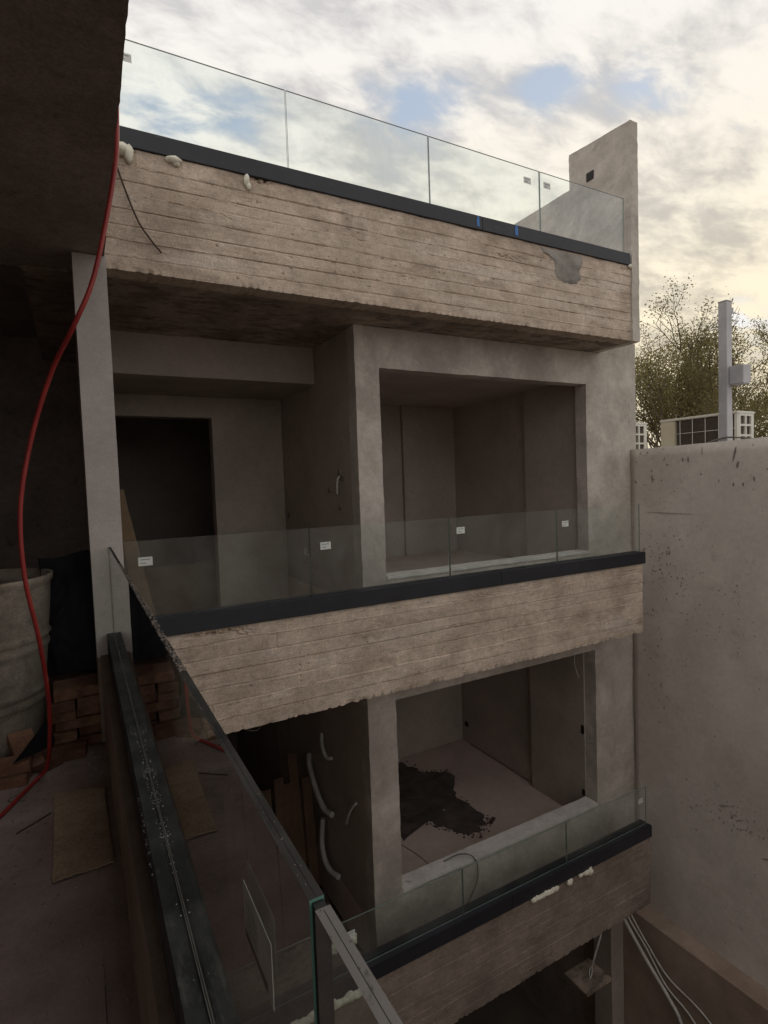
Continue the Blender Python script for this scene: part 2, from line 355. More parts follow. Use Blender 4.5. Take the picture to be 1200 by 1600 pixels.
def wob(amp, sc_=3.0, amp2=0.0, sc2=18.0, seed=0):
    o = Vector((seed*13.7, seed*7.1, seed*3.3))
    def f(x, y, z):
        p = Vector((x, y, z)); n = noise.noise_vector(p*sc_+o)*amp
        if amp2: n += noise.noise_vector(p*sc2+o)*amp2
        return (x+n.x, y+n.y, z+n.z)
    return f
def block(name, mat, x, y, z, parent=None, step=0.25, amp=0.003, amp2=0.0, seed=1, **k):
    bm = solid(brk(x, step), brk(y, step), brk(z, step), k.pop('fill', None), wob(amp, 2.0, amp2, 14.0, seed))
    return finish(name, bm, mat, parent, **k)
def box(bm, x0, x1, y0, y1, z0, z1, mi=0, bev=0.0):
    g = bmesh.ops.create_cube(bm, size=1.0); vs = g['verts']
    for v in vs: v.co = Vector(((x0+x1)/2+v.co.x*(x1-x0), (y0+y1)/2+v.co.y*(y1-y0), (z0+z1)/2+v.co.z*(z1-z0)))
    fs = {f for v in vs for f in v.link_faces}
    for f in fs: f.material_index = mi
    if bev:
        es = list({e for v in vs for e in v.link_edges})
        r = bmesh.ops.bevel(bm, geom=es, offset=bev, segments=2, affect='EDGES')
        for f in r['faces']: f.material_index = mi
    return fs
def tube(bm, pts, r, sides=8, ridge=0.0, cap=True, mi=0, seg=None):
    pts = [Vector(p) for p in pts]; rings = []; n = len(pts)
    rr = r if isinstance(r, (list, tuple)) else [r]*n
    t0 = (pts[1]-pts[0]).normalized(); up = Vector((0, 0, 1)) if abs(t0.z) < 0.9 else Vector((1, 0, 0))
    u = t0.cross(up).normalized()
    for i, p in enumerate(pts):
        t = (pts[min(i+1, n-1)]-pts[max(i-1, 0)]).normalized()
        u = (u-t*u.dot(t)).normalized(); v = t.cross(u)
        q = rr[i]*(1+(ridge if i % 2 else 0))
        rings.append([bm.verts.new(p+(u*math.cos(2*math.pi*k/sides)+v*math.sin(2*math.pi*k/sides))*q) for k in range(sides)])
    for a, b in zip(rings[:-1], rings[1:]):
        for k in range(sides):
            f = bm.faces.new((a[k], a[(k+1) % sides], b[(k+1) % sides], b[k])); f.material_index = mi; f.smooth = True
    if cap: bm.faces.new(rings[0][::-1]); bm.faces.new(rings[-1])
def spline(pts, n=12):
    pts = [Vector(p) for p in pts]; P = [pts[0]*2-pts[1]]+pts+[pts[-1]*2-pts[-2]]; out_ = []
    for i in range(1, len(P)-2):
        for k in range(n):
            t = k/n; a, b, c, d = P[i-1], P[i], P[i+1], P[i+2]
            out_.append(0.5*((2*b)+(c-a)*t+(2*a-5*b+4*c-d)*t*t+(3*b-a-3*c+d)*t**3))
    out_.append(P[-2]); return out_
def blob(bm, c, r, seed=0, sub=2, sq=(1, 1, 1)):
    g = bmesh.ops.create_icosphere(bm, subdivisions=sub, radius=1.0)
    for v in g['verts']:
        n = noise.noise(v.co*1.6+Vector((seed*3.1, seed, 0)))*0.45+noise.noise(v.co*4+Vector((seed, 0, seed*2.)))*0.2
        v.co = Vector(c)+Vector((v.co.x*sq[0], v.co.y*sq[1], v.co.z*sq[2]))*r*(1+n)
    for f in bm.faces: f.smooth = True

# ------------------------------------------------------------------ ground
bm = bmesh.new(); bmesh.ops.create_grid(bm, x_segments=20, y_segments=20, size=900)
struct(finish('ground', bm, 'ground', None, loc=(0, 0, -7.6)))

# ------------------------------------------------------------------ the facing house
house = thing('house', 'unfinished three storey concrete house with big square openings, facing the camera across the courtyard', 'house', (2.7, 4.3, -7.6))
def beam_disp(z0, z1, yf, nb, seed, holes=(), chip=0.010, fin=0.0026):
    rnd = random.Random(seed); h = (z1-z0)/nb
    zb = [z0+h*k+(rnd.uniform(-0.16, 0.16)*h if 0 < k < nb else 0) for k in range(nb+1)]
    segs = []
    for k in range(nb+1):
        c = []; x = rnd.uniform(-1.5, 0)
        while x < 7:
            x += rnd.uniform(1.4, 3.2); c.append((x, rnd.uniform(-0.0028, 0.0028)))
        segs.append(c)
    jt = [rnd.uniform(-1, 1) for _ in range(nb+2)]
    sd = Vector((seed*5.3, seed*2.9, 0))
    pits = [(rnd.uniform(0.3, 5.0), rnd.uniform(z0+0.05, z1-0.03), rnd.uniform(0.004, 0.011)) for _ in range(46)]
    spall = [(rnd.uniform(0.3, 5.0), rnd.uniform(z0+0.05, z1-0.02), rnd.uniform(0.05, 0.14), rnd.uniform(0.012, 0.035)) for _ in range(9)]
    def f(x, y, z):
        if y > yf+0.02 and z > z0+0.02:
            return (x, y, z)
        zz = z+noise.noise(Vector((x*0.9, 0, 0))+sd)*0.003+noise.noise(Vector((x*16, z*3, 0))+sd)*0.0020
        k = 0
        while k < nb-1 and zz > zb[k+1]: k += 1
        off = 0.0; edge = 9.0
        for cx, d in segs[k]:
            if x < cx: off = d; edge = min(edge, abs(x-cx)); break
        da, db = abs(zz-zb[k]), abs(zb[k+1]-zz); du = min(da, db); j = k if da < db else k+1
        d = off
        if du < 0.0056 and 0 < j < nb:
            gate = noise.noise(Vector((x*1.1, j*7.7, 0))+sd)+0.3*noise.noise(Vector((x*6, j*3.7, 2))+sd)+0.3*jt[j]
            rag = 0.6+0.8*abs(noise.noise(Vector((x*14, j*3.1, 1))+sd))
            if gate > -0.15: d += min(1, 0.35+(gate+0.15)*3)*0.013*rag*(1-du/0.0056)         # groove where grout was lost
            elif gate < -0.24: d -= fin*rag*(1-du/0.0056)*2.2        # fin of leaked grout
        if edge < 0.008: d += 0.004*(1-edge/0.008)
        d += noise.noise(Vector((x*1.7, z*2.5, 0))+sd)*0.003+noise.noise(Vector((x*11, z*16, 8))+sd)*0.0016+noise.noise(Vector((x*3, z*60, 3))+sd)*0.0005+noise.noise(Vector((x*28, z*28, 5))+sd)*0.0012
        for px, pz, pr in pits:
            q = math.hypot(x-px, z-pz)
            if q < pr: d += 0.012*(1-q/pr)
        for px, pz, pw, ph in spall:
            q = math.hypot((x-px)/pw, (z-pz)/ph)
            if q < 1:
                n = noise.noise(Vector((x*40, z*60, 9))+sd)
                if n > -0.05: d += 0.005*(1-q)*(0.5+n)
        for hx, hz_, hw, hh, hd in holes:
            q = math.hypot((x-hx)/hw, (z-hz_)/hh)
            if q < 1: d += hd*(1-q*q)*max(0.0, 0.35+1.6*noise.noise(Vector((x*45, z*70, 3))+sd))
        # broken lower arris and rough top
        t = z-z0
        if t < 0.035:
            c = max(0.0, 0.35*noise.noise(Vector((x*6, 0, 2))+sd)+0.8*noise.noise(Vector((x*38, 0, 4))+sd)+0.10)
            e = (1-t/0.035)
            d += c*chip*e*1.6; z = z+c*chip*1.6*e
        t = z1-z
        if t < 0.03:
            c = max(0.0, noise.noise(Vector((x*5, 7, 2))+sd)+0.3*noise.noise(Vector((x*25, 8, 4))+sd)+0.05)
            d += c*0.014*(1-t/0.03)
        return (x, y+d, z)
    return f
def beam(name, x0, x1, z0, z1, nb, seed, mat, label, holes=()):
    yf = 3.8
    bm = solid(lin(x0, x1, 0.0125), [yf, yf+0.012, yf+0.045, yf+0.15], lin(z0, z1, 0.0052), None, beam_disp(z0, z1, yf, nb, seed, holes))
    o = finish(name, bm, mat, house); rel(o, label); return o
beam('beam', 0.235, 5.03, 1.356, 2.098, 8, 3, 'board', 'board-marked beam under the roof terrace, palest and highest of the three',
     [(1.22, 2.085, 0.10, 0.022, 0.03), (3.43, 1.93, 0.24, 0.03, 0.012), (4.93, 2.05, 0.10, 0.03, 0.012), (1.75, 1.62, 0.03, 0.02, 0.012), (0.98, 1.80, 0.05, 0.03, 0.01), (2.35, 1.60, 0.12, 0.02, 0.008)])
beam('beam', 0.175, 5.155, -1.660, -0.932, 7, 5, 'board', 'board-marked beam at the middle floor, pinkish grey',
     [(0.80, -0.955, 0.26, 0.022, 0.03), (0.95, -0.99, 0.10, 0.03, 0.015), (2.75, -1.22, 0.17, 0.02, 0.014), (1.35, -1.33, 0.012, 0.20, 0.010), (2.0, -1.07, 0.04, 0.02, 0.012), (4.95, -0.99, 0.12, 0.008, 0.02), (3.1, -1.0, 0.2, 0.02, 0.008)])
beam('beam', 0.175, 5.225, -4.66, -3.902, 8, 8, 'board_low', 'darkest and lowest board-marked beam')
# repair mortar patch let into the top beam
bm = bmesh.new()
out_pts = [(3.80, 2.085), (4.34, 2.088), (4.345, 2.02), (4.30, 1.95), (4.315, 1.87), (4.26, 1.815), (4.10, 1.80), (4.0, 1.83), (3.97, 1.90), (3.955, 1.985), (3.90, 2.02), (3.83, 2.045)]
cx, cz = 4.13, 1.96
rings = []
for s in (0.0, 0.25, 0.5, 0.75, 0.92, 1.0):
    ring = []
    for i in range(60):
        t = i/60*len(out_pts); a = out_pts[int(t)]; b = out_pts[(int(t)+1) % len(out_pts)]; q = t-int(t)
        px = cx+((a[0]*(1-q)+b[0]*q)-cx)*s; pz = cz+((a[1]*(1-q)+b[1]*q)-cz)*s
        px += noise.noise(Vector((px*20, pz*20, 0)))*0.012*s; pz += noise.noise(Vector((px*20, pz*20, 5)))*0.010*s
        pz = min(pz, 2.094)
        ring.append(bm.verts.new((px, 3.7905+noise.noise(Vector((px*9, pz*9, 2)))*0.004+(0.012 if s == 1.0 else 0), pz)))
    rings.append(ring)
for a, b in zip(rings[:-1], rings[1:]):
    for k in range(60):
        try: bm.faces.new((a[k], a[(k+1) % 60], b[(k+1) % 60], b[k]))
        except Exception: pass
bmesh.ops.remove_doubles(bm, verts=bm.verts, dist=0.0004)
rel(finish('mortar_patch', bm, 'patch', house, True), 'grey repair mortar patch near the right end of the top beam')
# slabs
rough = lambda x, y, z, m, nm, **k: block(nm, m, x, y, z, house, 0.12, 0.004, 0.004, **k)
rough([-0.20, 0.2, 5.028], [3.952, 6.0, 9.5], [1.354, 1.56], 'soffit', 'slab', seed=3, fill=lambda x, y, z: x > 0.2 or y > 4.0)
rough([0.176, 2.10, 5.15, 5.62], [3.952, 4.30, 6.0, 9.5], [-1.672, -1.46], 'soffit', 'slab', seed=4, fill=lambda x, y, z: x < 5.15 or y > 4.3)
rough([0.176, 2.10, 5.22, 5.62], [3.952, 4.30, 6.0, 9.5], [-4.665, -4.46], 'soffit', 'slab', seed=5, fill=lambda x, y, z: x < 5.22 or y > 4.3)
# gable wall at the right end of the terrace
def gfill(x, y, z):
    if y < 4.57: return True
    return z < 3.2
bm = solid([5.031, 5.085, 5.14], brk([3.785, 4.57, 9.5], 0.06)[:14]+lin(4.65, 9.5, 0.4), brk([1.352, 3.2, 3.52], 0.05), gfill,
           lambda x, y, z: wob(0.004, 3, 0.005, 22, 9)(x, y, z+(0.06*(y-3.8)/0.77 if z > 3.3 and y < 4.6 else 0)))
gable = finish('gable_wall', bm, 'plaster', house); rel(gable, 'stepped end wall rising above the roof terrace')
bm = bmesh.new(); box(bm, 5.018, 5.03, 4.235, 4.325, 3.17, 3.255)
o = finish('socket_hole', bm, 'gap', house); rel(o, 'small dark square socket hole in the end wall')
# facade walls with the two big openings
def facade(z0, z1, ox0, ox1, oz0, oz1, seed):
    xs = brk([2.135, ox0, ox1, 5.628], 0.05); zs = brk([z0, oz0, oz1, z1], 0.05)
    bm = solid(xs, [4.3, 4.35, 4.45], zs, lambda x, y, z: not (ox0 < x < ox1 and oz0 < z < oz1), wob(0.004, 1.7, 0.0045, 13, seed))
    return finish('facade_wall', bm, 'plaster', house)
rel(facade(-1.458, 1.352, 2.368, 4.928, -0.85, 1.002, 1), 'grey rendered wall round the upper opening')
rel(facade(-4.458, -1.674, 2.42, 5.005, -3.74, -1.945, 2), 'grey rendered wall round the lower opening')
# short piece of wall beside the terrace slab
block('wall_return', 'plaster', [5.145, 5.628], [4.3, 4.45], [1.354, 1.50], house, 0.1)
# sills
bm = solid(brk([2.372, 4.924], 0.05), [4.29, 4.37, 4.455], [-0.848, -0.82], None, wob(0.002, 3, 0.004, 16, 4)); rel(finish('sill', bm, 'sill', house), 'pale sill of the upper opening')
bm = solid(brk([2.424, 5.0], 0.05), [4.292, 4.37, 4.46], [-3.738, -3.708], None, wob(0.002, 3, 0.004, 16, 5)); rel(finish('sill', bm, 'sill', house), 'pale sill of the lower opening')
SOCK = ((5.035, 5.052, 6.75, 6.82, -3.75, -3.68), (4.975, 4.99, 4.46, 4.50, -2.97, -2.87), (4.975, 4.99, 4.46, 4.50, -3.70, -3.63))
FJ = [(2.90, 5.40, -4.0), (2.953, 5.198, -3.998), (3.011, 4.962, -3.999), (3.04, 4.665, -3.998), (3.06, 4.47, -4.0)]
# rooms behind the openings
for (fz, cz2, nm) in ((-1.05, 1.35, 'upper'), (-4.0, -1.675, 'lower')):
    block('room_floor', 'room_floor', [2.14, 5.62], [4.46, 6.9], [fz-0.40, fz], house, 0.3, 0.002)
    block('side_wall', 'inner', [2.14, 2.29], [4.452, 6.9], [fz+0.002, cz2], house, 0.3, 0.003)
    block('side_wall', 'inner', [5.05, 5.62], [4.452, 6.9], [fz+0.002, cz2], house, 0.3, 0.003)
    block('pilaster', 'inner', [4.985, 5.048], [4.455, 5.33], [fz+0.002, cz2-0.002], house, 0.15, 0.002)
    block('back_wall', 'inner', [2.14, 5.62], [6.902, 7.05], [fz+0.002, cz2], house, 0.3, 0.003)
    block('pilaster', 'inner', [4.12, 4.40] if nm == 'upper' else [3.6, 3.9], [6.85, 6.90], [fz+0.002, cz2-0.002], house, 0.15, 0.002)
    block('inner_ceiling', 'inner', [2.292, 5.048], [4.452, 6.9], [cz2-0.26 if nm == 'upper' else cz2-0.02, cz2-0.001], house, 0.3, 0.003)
for (x0, x1, y0, y1, z0, z1) in SOCK:
    bm = bmesh.new(); box(bm, x0, x1, y0, y1, z0, z1, bev=0.004); rel(finish('socket_hole', bm, 'gap', house), 'small dark socket hole in the lower room')
bm = bmesh.new(); tube(bm, spline(FJ, 6), 0.005, 5); finish('floor_joint', bm, 'dirt', house)
# joint line between floor and walls below
bm = bmesh.new(); tube(bm, spline([(5.045, 4.5, -3.995), (5.045, 5.0, -3.994), (5.04, 5.9, -3.995), (5.046, 6.7, -3.995)], 6), 0.007, 5)
finish('floor_joint', bm, 'dirt', house)
# recess beside the pier: downstand beam, ceiling, rear wall with dark opening, side wall
block('downstand_beam', 'inner', [0.2, 2.134], [5.2, 5.40], [1.003, 1.353], house, 0.2, 0.004)
block('recess_ceiling', 'inner', [0.2, 2.134], [5.402, 6.35], [1.005, 1.2], house, 0.2, 0.004)
bm = solid(brk([0.20, 0.30, 1.345, 2.134], 0.1), [6.25, 6.4], brk([-1.458, -0.52, 0.78, 1.003], 0.1), lambda x, y, z: not (0.30 < x < 1.345 and z < 0.78), wob(0.004, 3, 0.003, 14, 6))
finish('back_wall', bm, 'inner', house)
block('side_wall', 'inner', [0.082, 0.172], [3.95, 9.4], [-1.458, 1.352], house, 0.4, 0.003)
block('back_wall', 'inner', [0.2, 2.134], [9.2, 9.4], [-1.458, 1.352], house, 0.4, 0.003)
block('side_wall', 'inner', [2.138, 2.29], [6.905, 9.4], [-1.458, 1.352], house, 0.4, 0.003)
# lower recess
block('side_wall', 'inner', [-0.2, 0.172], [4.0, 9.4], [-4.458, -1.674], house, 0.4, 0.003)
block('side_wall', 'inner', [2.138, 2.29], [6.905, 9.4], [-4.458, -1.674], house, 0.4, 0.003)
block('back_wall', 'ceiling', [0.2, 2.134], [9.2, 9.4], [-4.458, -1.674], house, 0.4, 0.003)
# ground storey: rear wall and two columns
block('back_wall', 'ceiling', [-0.2, 5.40], [8.0, 8.2], [-7.6, -4.67], house, 0.5, 0.003)
block('side_wall', 'ceiling', [-0.2, -0.025], [3.95, 8.0], [-7.6, -4.67], house, 0.5, 0.003)
block('side_wall', 'ceiling', [5.402, 5.62], [4.90, 8.0], [-7.6, -4.67], house, 0.5, 0.003)
block('strip_slab', 'ceiling', [-0.2, 0.18], [3.80, 8.0], [-4.9, -4.672], house, 0.5, 0.003)
block('column', 'inner', [5.19, 5.40], [4.3, 4.55], [-7.6, -4.668], house, 0.2, 0.004)
block('column', 'inner', [2.0, 2.25], [4.3, 4.55], [-7.6, -4.668], house, 0.2, 0.004)
block('terrace_wall', 'plaster', [-3.0, 5.03], [9.3, 9.5], [1.562, 2.1], house, 0.5, 0.003)
# outer side and back so the block is whole from elsewhere
block('outer_wall', 'plaster', [5.632, 5.75], [4.3, 9.5], [-7.6, 1.50], house, 0.4, 0.003)
block('outer_wall', 'plaster', [-3.0, 5.75], [9.502, 9.65], [-7.6, 1.56], house, 0.5, 0.003)

# ------------------------------------------------------------------ camera-side wing
wing = thing('house_wing', 'dark concrete wing on the left with grey column, kerb and slab overhead', 'house wing', (-1.5, 1.0, -7.6))
WY0, WY1 = -3.2, 3.80
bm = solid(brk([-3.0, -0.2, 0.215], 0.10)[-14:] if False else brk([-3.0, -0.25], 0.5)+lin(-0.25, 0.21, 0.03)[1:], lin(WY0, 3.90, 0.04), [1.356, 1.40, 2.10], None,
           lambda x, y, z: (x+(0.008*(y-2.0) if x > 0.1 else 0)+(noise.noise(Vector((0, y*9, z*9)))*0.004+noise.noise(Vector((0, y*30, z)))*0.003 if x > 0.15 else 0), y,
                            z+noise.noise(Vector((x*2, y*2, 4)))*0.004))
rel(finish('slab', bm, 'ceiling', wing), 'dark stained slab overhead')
block('column', 'column', [0.060, 0.230], [3.60, 3.798], [-0.942, 1.350], wing, 0.06, 0.002, 0.0008)
rel(block('column_foot', 'curb', [0.060, 0.230], [3.603, 3.798], [-1.448, -0.944], wing, 0.06, 0.002, 0.002), 'brown unrendered foot of the grey column')
bm = solid(brk([0.078, 0.172], 0.05), lin(WY0, 3.598, 0.06), lin(-1.448, -0.933, 0.06), None, wob(0.003, 2, 0.002, 12, 3))
rel(finish('kerb', bm, 'curb', wing), 'brown rendered kerb carrying the near glass')
block('floor_edge', 'plaster', [0.0, 0.172], [WY0, 3.598], [-1.9, -1.462], wing, 0.2, 0.003)
block('side_wall', 'inner', [-3.2, -3.0], [WY0, 9.3], [-1.448, 2.1], wing, 0.5, 0.003)
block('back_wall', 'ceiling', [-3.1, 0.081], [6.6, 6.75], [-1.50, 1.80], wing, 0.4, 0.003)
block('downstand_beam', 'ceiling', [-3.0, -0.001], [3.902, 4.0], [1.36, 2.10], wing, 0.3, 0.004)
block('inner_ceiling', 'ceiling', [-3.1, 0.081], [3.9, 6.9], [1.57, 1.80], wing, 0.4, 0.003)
block('lower_wall', 'inner', [-0.02, 0.10], [WY0, 3.95], [-7.6, -1.902], wing, 0.5, 0.004)
fl = block('floor', 'floor', [-3.0, -0.002], [WY0, 6.6], [-1.67, -1.45], None, 0.15, 0.004, 0.001)
struct(fl)
fl2 = block('floor', 'floor', [0.0, 0.075], [WY0, 3.598], [-1.447, -1.4485], None, 0.2, 0.0) if False else None
bm = solid([-0.002, 0.077], lin(WY0, 3.598, 0.1), [-1.47, -1.4495]); struct(finish('floor', bm, 'floor', None)).name = 'floor_strip'
# wall closing the courtyard behind the viewer
bw = block('courtyard_wall', 'plaster', [-3.2, 5.6], [-9.2, -9.0], [-7.6, -0.6], None, 0.4, 0.003)
tag(bw, 'rendered wall closing the courtyard behind the viewer', 'wall')

# ------------------------------------------------------------------ boundary wall
nw = thing('boundary_wall', 'tall greyish rendered boundary wall on the right, spattered with dark mortar', 'wall', (5.74, 0.5, -7.6))
bm = solid([5.64, 5.74, 5.84], lin(-9.2, -3.4, 0.4)[:-1]+lin(-3.4, 4.296, 0.08), lin(-7.6, 0.285, 0.10), None,
           lambda x, y, z: wob(0.005, 0.9, 0.0025, 9, 12)(x, y, z+(0.006*(4.3-y)*2 if z > 0.2 else 0)))
finish('wall', bm, 'neigh', nw, True)
bm = solid([5.41, 5.52, 5.638], lin(-9.2, -3.4, 0.4)[:-1]+lin(-3.4, 4.9, 0.10), [-7.6, -6.3, -5.06], None, wob(0.006, 1.5, 0.004, 9, 13))
rel(finish('ledge', bm, 'ledge', nw), 'ochre cement ledge along the foot of the wall')
# thrown mortar: small crusts stuck to the wall (uncountable)
rnd = random.Random(7); bm = bmesh.new()
def crust(y, z, a, b, ang, seed):
    n = 9; ca, sa = math.cos(ang), math.sin(ang); ring = []
    for i in range(n):
        t = 2*math.pi*i/n; q = 1+0.5*noise.noise(Vector((math.cos(t)*1.3+seed, math.sin(t)*1.3, seed*0.7)))
        u, v = a*q*math.cos(t), b*q*math.sin(t)
        ring.append(bm.verts.new((5.638, y+u*ca-v*sa, z+u*sa+v*ca)))
    c = bm.verts.new((5.628-min(a, b)*0.2, y, z))
    for i in range(n): bm.faces.new((ring[i], ring[(i+1) % n], c))
for (cy_, cz_, sy_, sz_, n, big) in ((3.95, -1.0, 0.14, 0.20, 110, 0.007), (3.4, -1.45, 0.45, 0.40, 100, 0.005), (4.0, -2.1, 0.10, 0.35, 60, 0.008), (4.0, 0.0, 0.14, 0.15, 26, 0.009),
                                     (3.2, -0.05, 0.5, 0.15, 14, 0.008), (3.15, -3.5, 0.30, 0.12, 90, 0.007), (2.9, -4.2, 0.6, 0.35, 160, 0.003), (3.5, -1.9, 0.5, 0.8, 60, 0.004), (3.6, -0.6, 0.5, 0.5, 24, 0.004)):
    for _ in range(n):
        y = rnd.gauss(cy_, sy_); z = rnd.gauss(cz_, sz_)
        if y > 4.25 or z > 0.25 or z < -5.0: continue
        a = rnd.uniform(0.25, 1.0)**1.5*big; crust(y, z, a*rnd.uniform(1.0, 3.0), a*0.7, rnd.uniform(0.9, 2.2), rnd.uniform(0, 50))
for (y, z, a, b, an) in ((3.85, -0.43, 0.30, 0.0014, 0.01), (3.13, 0.16, 0.085, 0.010, 1.75), (3.10, 0.06, 0.04, 0.012, 1.7), (3.60, 0.14, 0.03, 0.008, 1.5), (3.66, 0.14, 0.022, 0.008, 1.5), (3.14, -0.13, 0.025, 0.008, 1.6), (3.05, -0.13, 0.022, 0.007, 1.5), (2.95, -0.08, 0.025, 0.006, 1.5),
                         (4.02, -0.05, 0.04, 0.010, 1.5), (3.25, -3.42, 0.07, 0.004, 2.75), (3.1, -3.50, 0.05, 0.004, 2.6), (2.85, -3.75, 0.05, 0.004, 2.7)):
    crust(y, z, a, b, an, y*7)
for _ in range(8):
    y = rnd.uniform(2.2, 4.2); l_ = 0.008+0.05*rnd.random()**2; crust(y, 0.275-l_-rnd.uniform(0, 0.03), l_, rnd.uniform(0.0015, 0.004), 1.5708+rnd.uniform(-0.06, 0.06), y*9)
sp = finish('mortar_spatter', bm, 'dirt', nw); sp['kind'] = 'stuff'

# ------------------------------------------------------------------ neighbour's roof and what stands on it
nh = thing('neighbour_house', 'flat roofed house next door behind the boundary wall', 'house', (9.0, 2.0, -7.6))
block('wall', 'plaster', [5.845, 13.0], [-3.4, 9.0], [-7.6, -0.25], nh, 1.0, 0.0)
block('roof', 'roofing', [5.845, 13.0], [-3.4, 9.0], [-0.249, -0.06], nh, 1.0, 0.002)
def ac_unit(x, y, zt, label):
    t = thing('air_conditioner', label, 'air conditioner', (x, y, -0.06), 'outdoor air conditioners on the next roof')
    H = zt+0.06; Wd, Ln = 0.32, 0.90
    bm = bmesh.new()      # casing: top lid, base, panels (open on the coil side x=0 and end y=0)
    box(bm, -0.008, Wd+0.008, -0.008, Ln+0.008, H-0.028, H, bev=0.006)
    box(bm, 0, Wd, 0, Ln, 0.06, 0.10)
    box(bm, Wd-0.02, Wd, 0.0, Ln, 0.10, H-0.028)
    box(bm, 0.0, 0.028, 0.0, 0.03, 0.10, H-0.028)
    for yy in (0.12, 0.70): box(bm, 0.0, Wd, yy, yy+0.06, 0.0, 0.06)
    finish('casing', bm, 'white', t, local=True)
    bm = bmesh.new(); box(bm, -0.002, Wd-0.021, 0.715, Ln-0.001, 0.10, H-0.029, bev=0.006); box(bm, -0.007, -0.0021, 0.745, 0.87, 0.16, H-0.09, bev=0.002)
    rel(finish('service_cover', bm, 'cream', t, local=True), 'cream service cover at the far end')
    bm = bmesh.new(); box(bm, 0.03, 0.06, 0.03, 0.70, 0.10, H-0.03)
    z = 0.12
    while z < H-0.05: box(bm, 0.022, 0.03, 0.03, 0.70, z, z+0.008); z += 0.02
    finish('coil', bm, 'fin', t, local=True)
    bm = bmesh.new()
    for yy in (0.05, 0.20, 0.35, 0.50, 0.65): tube(bm, [(0.0, yy, 0.10), (0.0, yy, H-0.03)], 0.0035, 5)
    for zz in (0.20, 0.36, 0.52, 0.68):
        if zz < H-0.05: tube(bm, [(-0.002, 0.02, zz), (-0.002, 0.70, zz)], 0.0035, 5)
    finish('wire_guard', bm, 'white', t, local=True)
    bm = bmesh.new()      # end grille: frame with two columns of openings
    zs = [0.10]; z = 0.10
    n = int((H-0.03-0.14)/0.098)
    hs = (H-0.028-0.10-0.022)/n
    for xx in ((0.028, 0.058), (0.150, 0.172), (0.262, Wd-0.02)): box(bm, xx[0], xx[1], -0.004, 0.016, 0.10, H-0.029)
    for k in range(n+1): 
        zz = 0.10+k*hs
        box(bm, 0.058, 0.150, -0.0035, 0.0155, zz, zz+0.022); box(bm, 0.172, 0.262, -0.0035, 0.0155, zz, zz+0.022)
    finish('end_grille', bm, 'white', t, local=True)
    bm = bmesh.new(); box(bm, 0.062, Wd-0.022, 0.020, 0.028, 0.10, H-0.03); finish('grille_backing', bm, 'fin', t, local=True)
    return t
ac_unit(6.27, 3.45, 0.645, 'long outdoor air conditioner right behind the grey post, its dark coil side showing')
ac_unit(6.45, 4.90, 0.690, 'outdoor air conditioner at the house corner, only its gridded end showing')
post = thing('steel_post', 'square grey steel post with a junction box standing on the boundary wall', 'post', (5.75, 3.28, 0.29))
bm = bmesh.new(); box(bm, 5.70, 5.795, 3.235, 3.318, 0.285, 1.672, bev=0.004); finish('shaft', bm, 'galv', post)
bm = bmesh.new(); box(bm, 5.697, 5.798, 3.232, 3.321, 1.672, 1.682, bev=0.002); finish('cap', bm, 'galv', post)
bm = bmesh.new(); box(bm, 5.735, 5.855, 3.10, 3.233, 0.85, 1.035, bev=0.006); box(bm, 5.857, 5.915, 3.12, 3.21, 0.87, 1.045, bev=0.006); finish('junction_box', bm, 'galv', post)
bm = bmesh.new(); box(bm, 5.797, 5.86, 3.25, 3.30, 1.56, 1.63, bev=0.012); finish('floodlight', bm, 'galv', post)
bm = bmesh.new(); tube(bm, spline([(5.70, 3.42, 0.30), (5.68, 3.30, 0.325), (5.685, 3.22, 0.335), (5.70, 3.10, 0.32), (5.75, 3.0, 0.30)], 5), 0.009, 6)
tag(finish('cable', bm, 'wire', None), 'dark cable curled on top of the boundary wall at the post foot', 'cable')

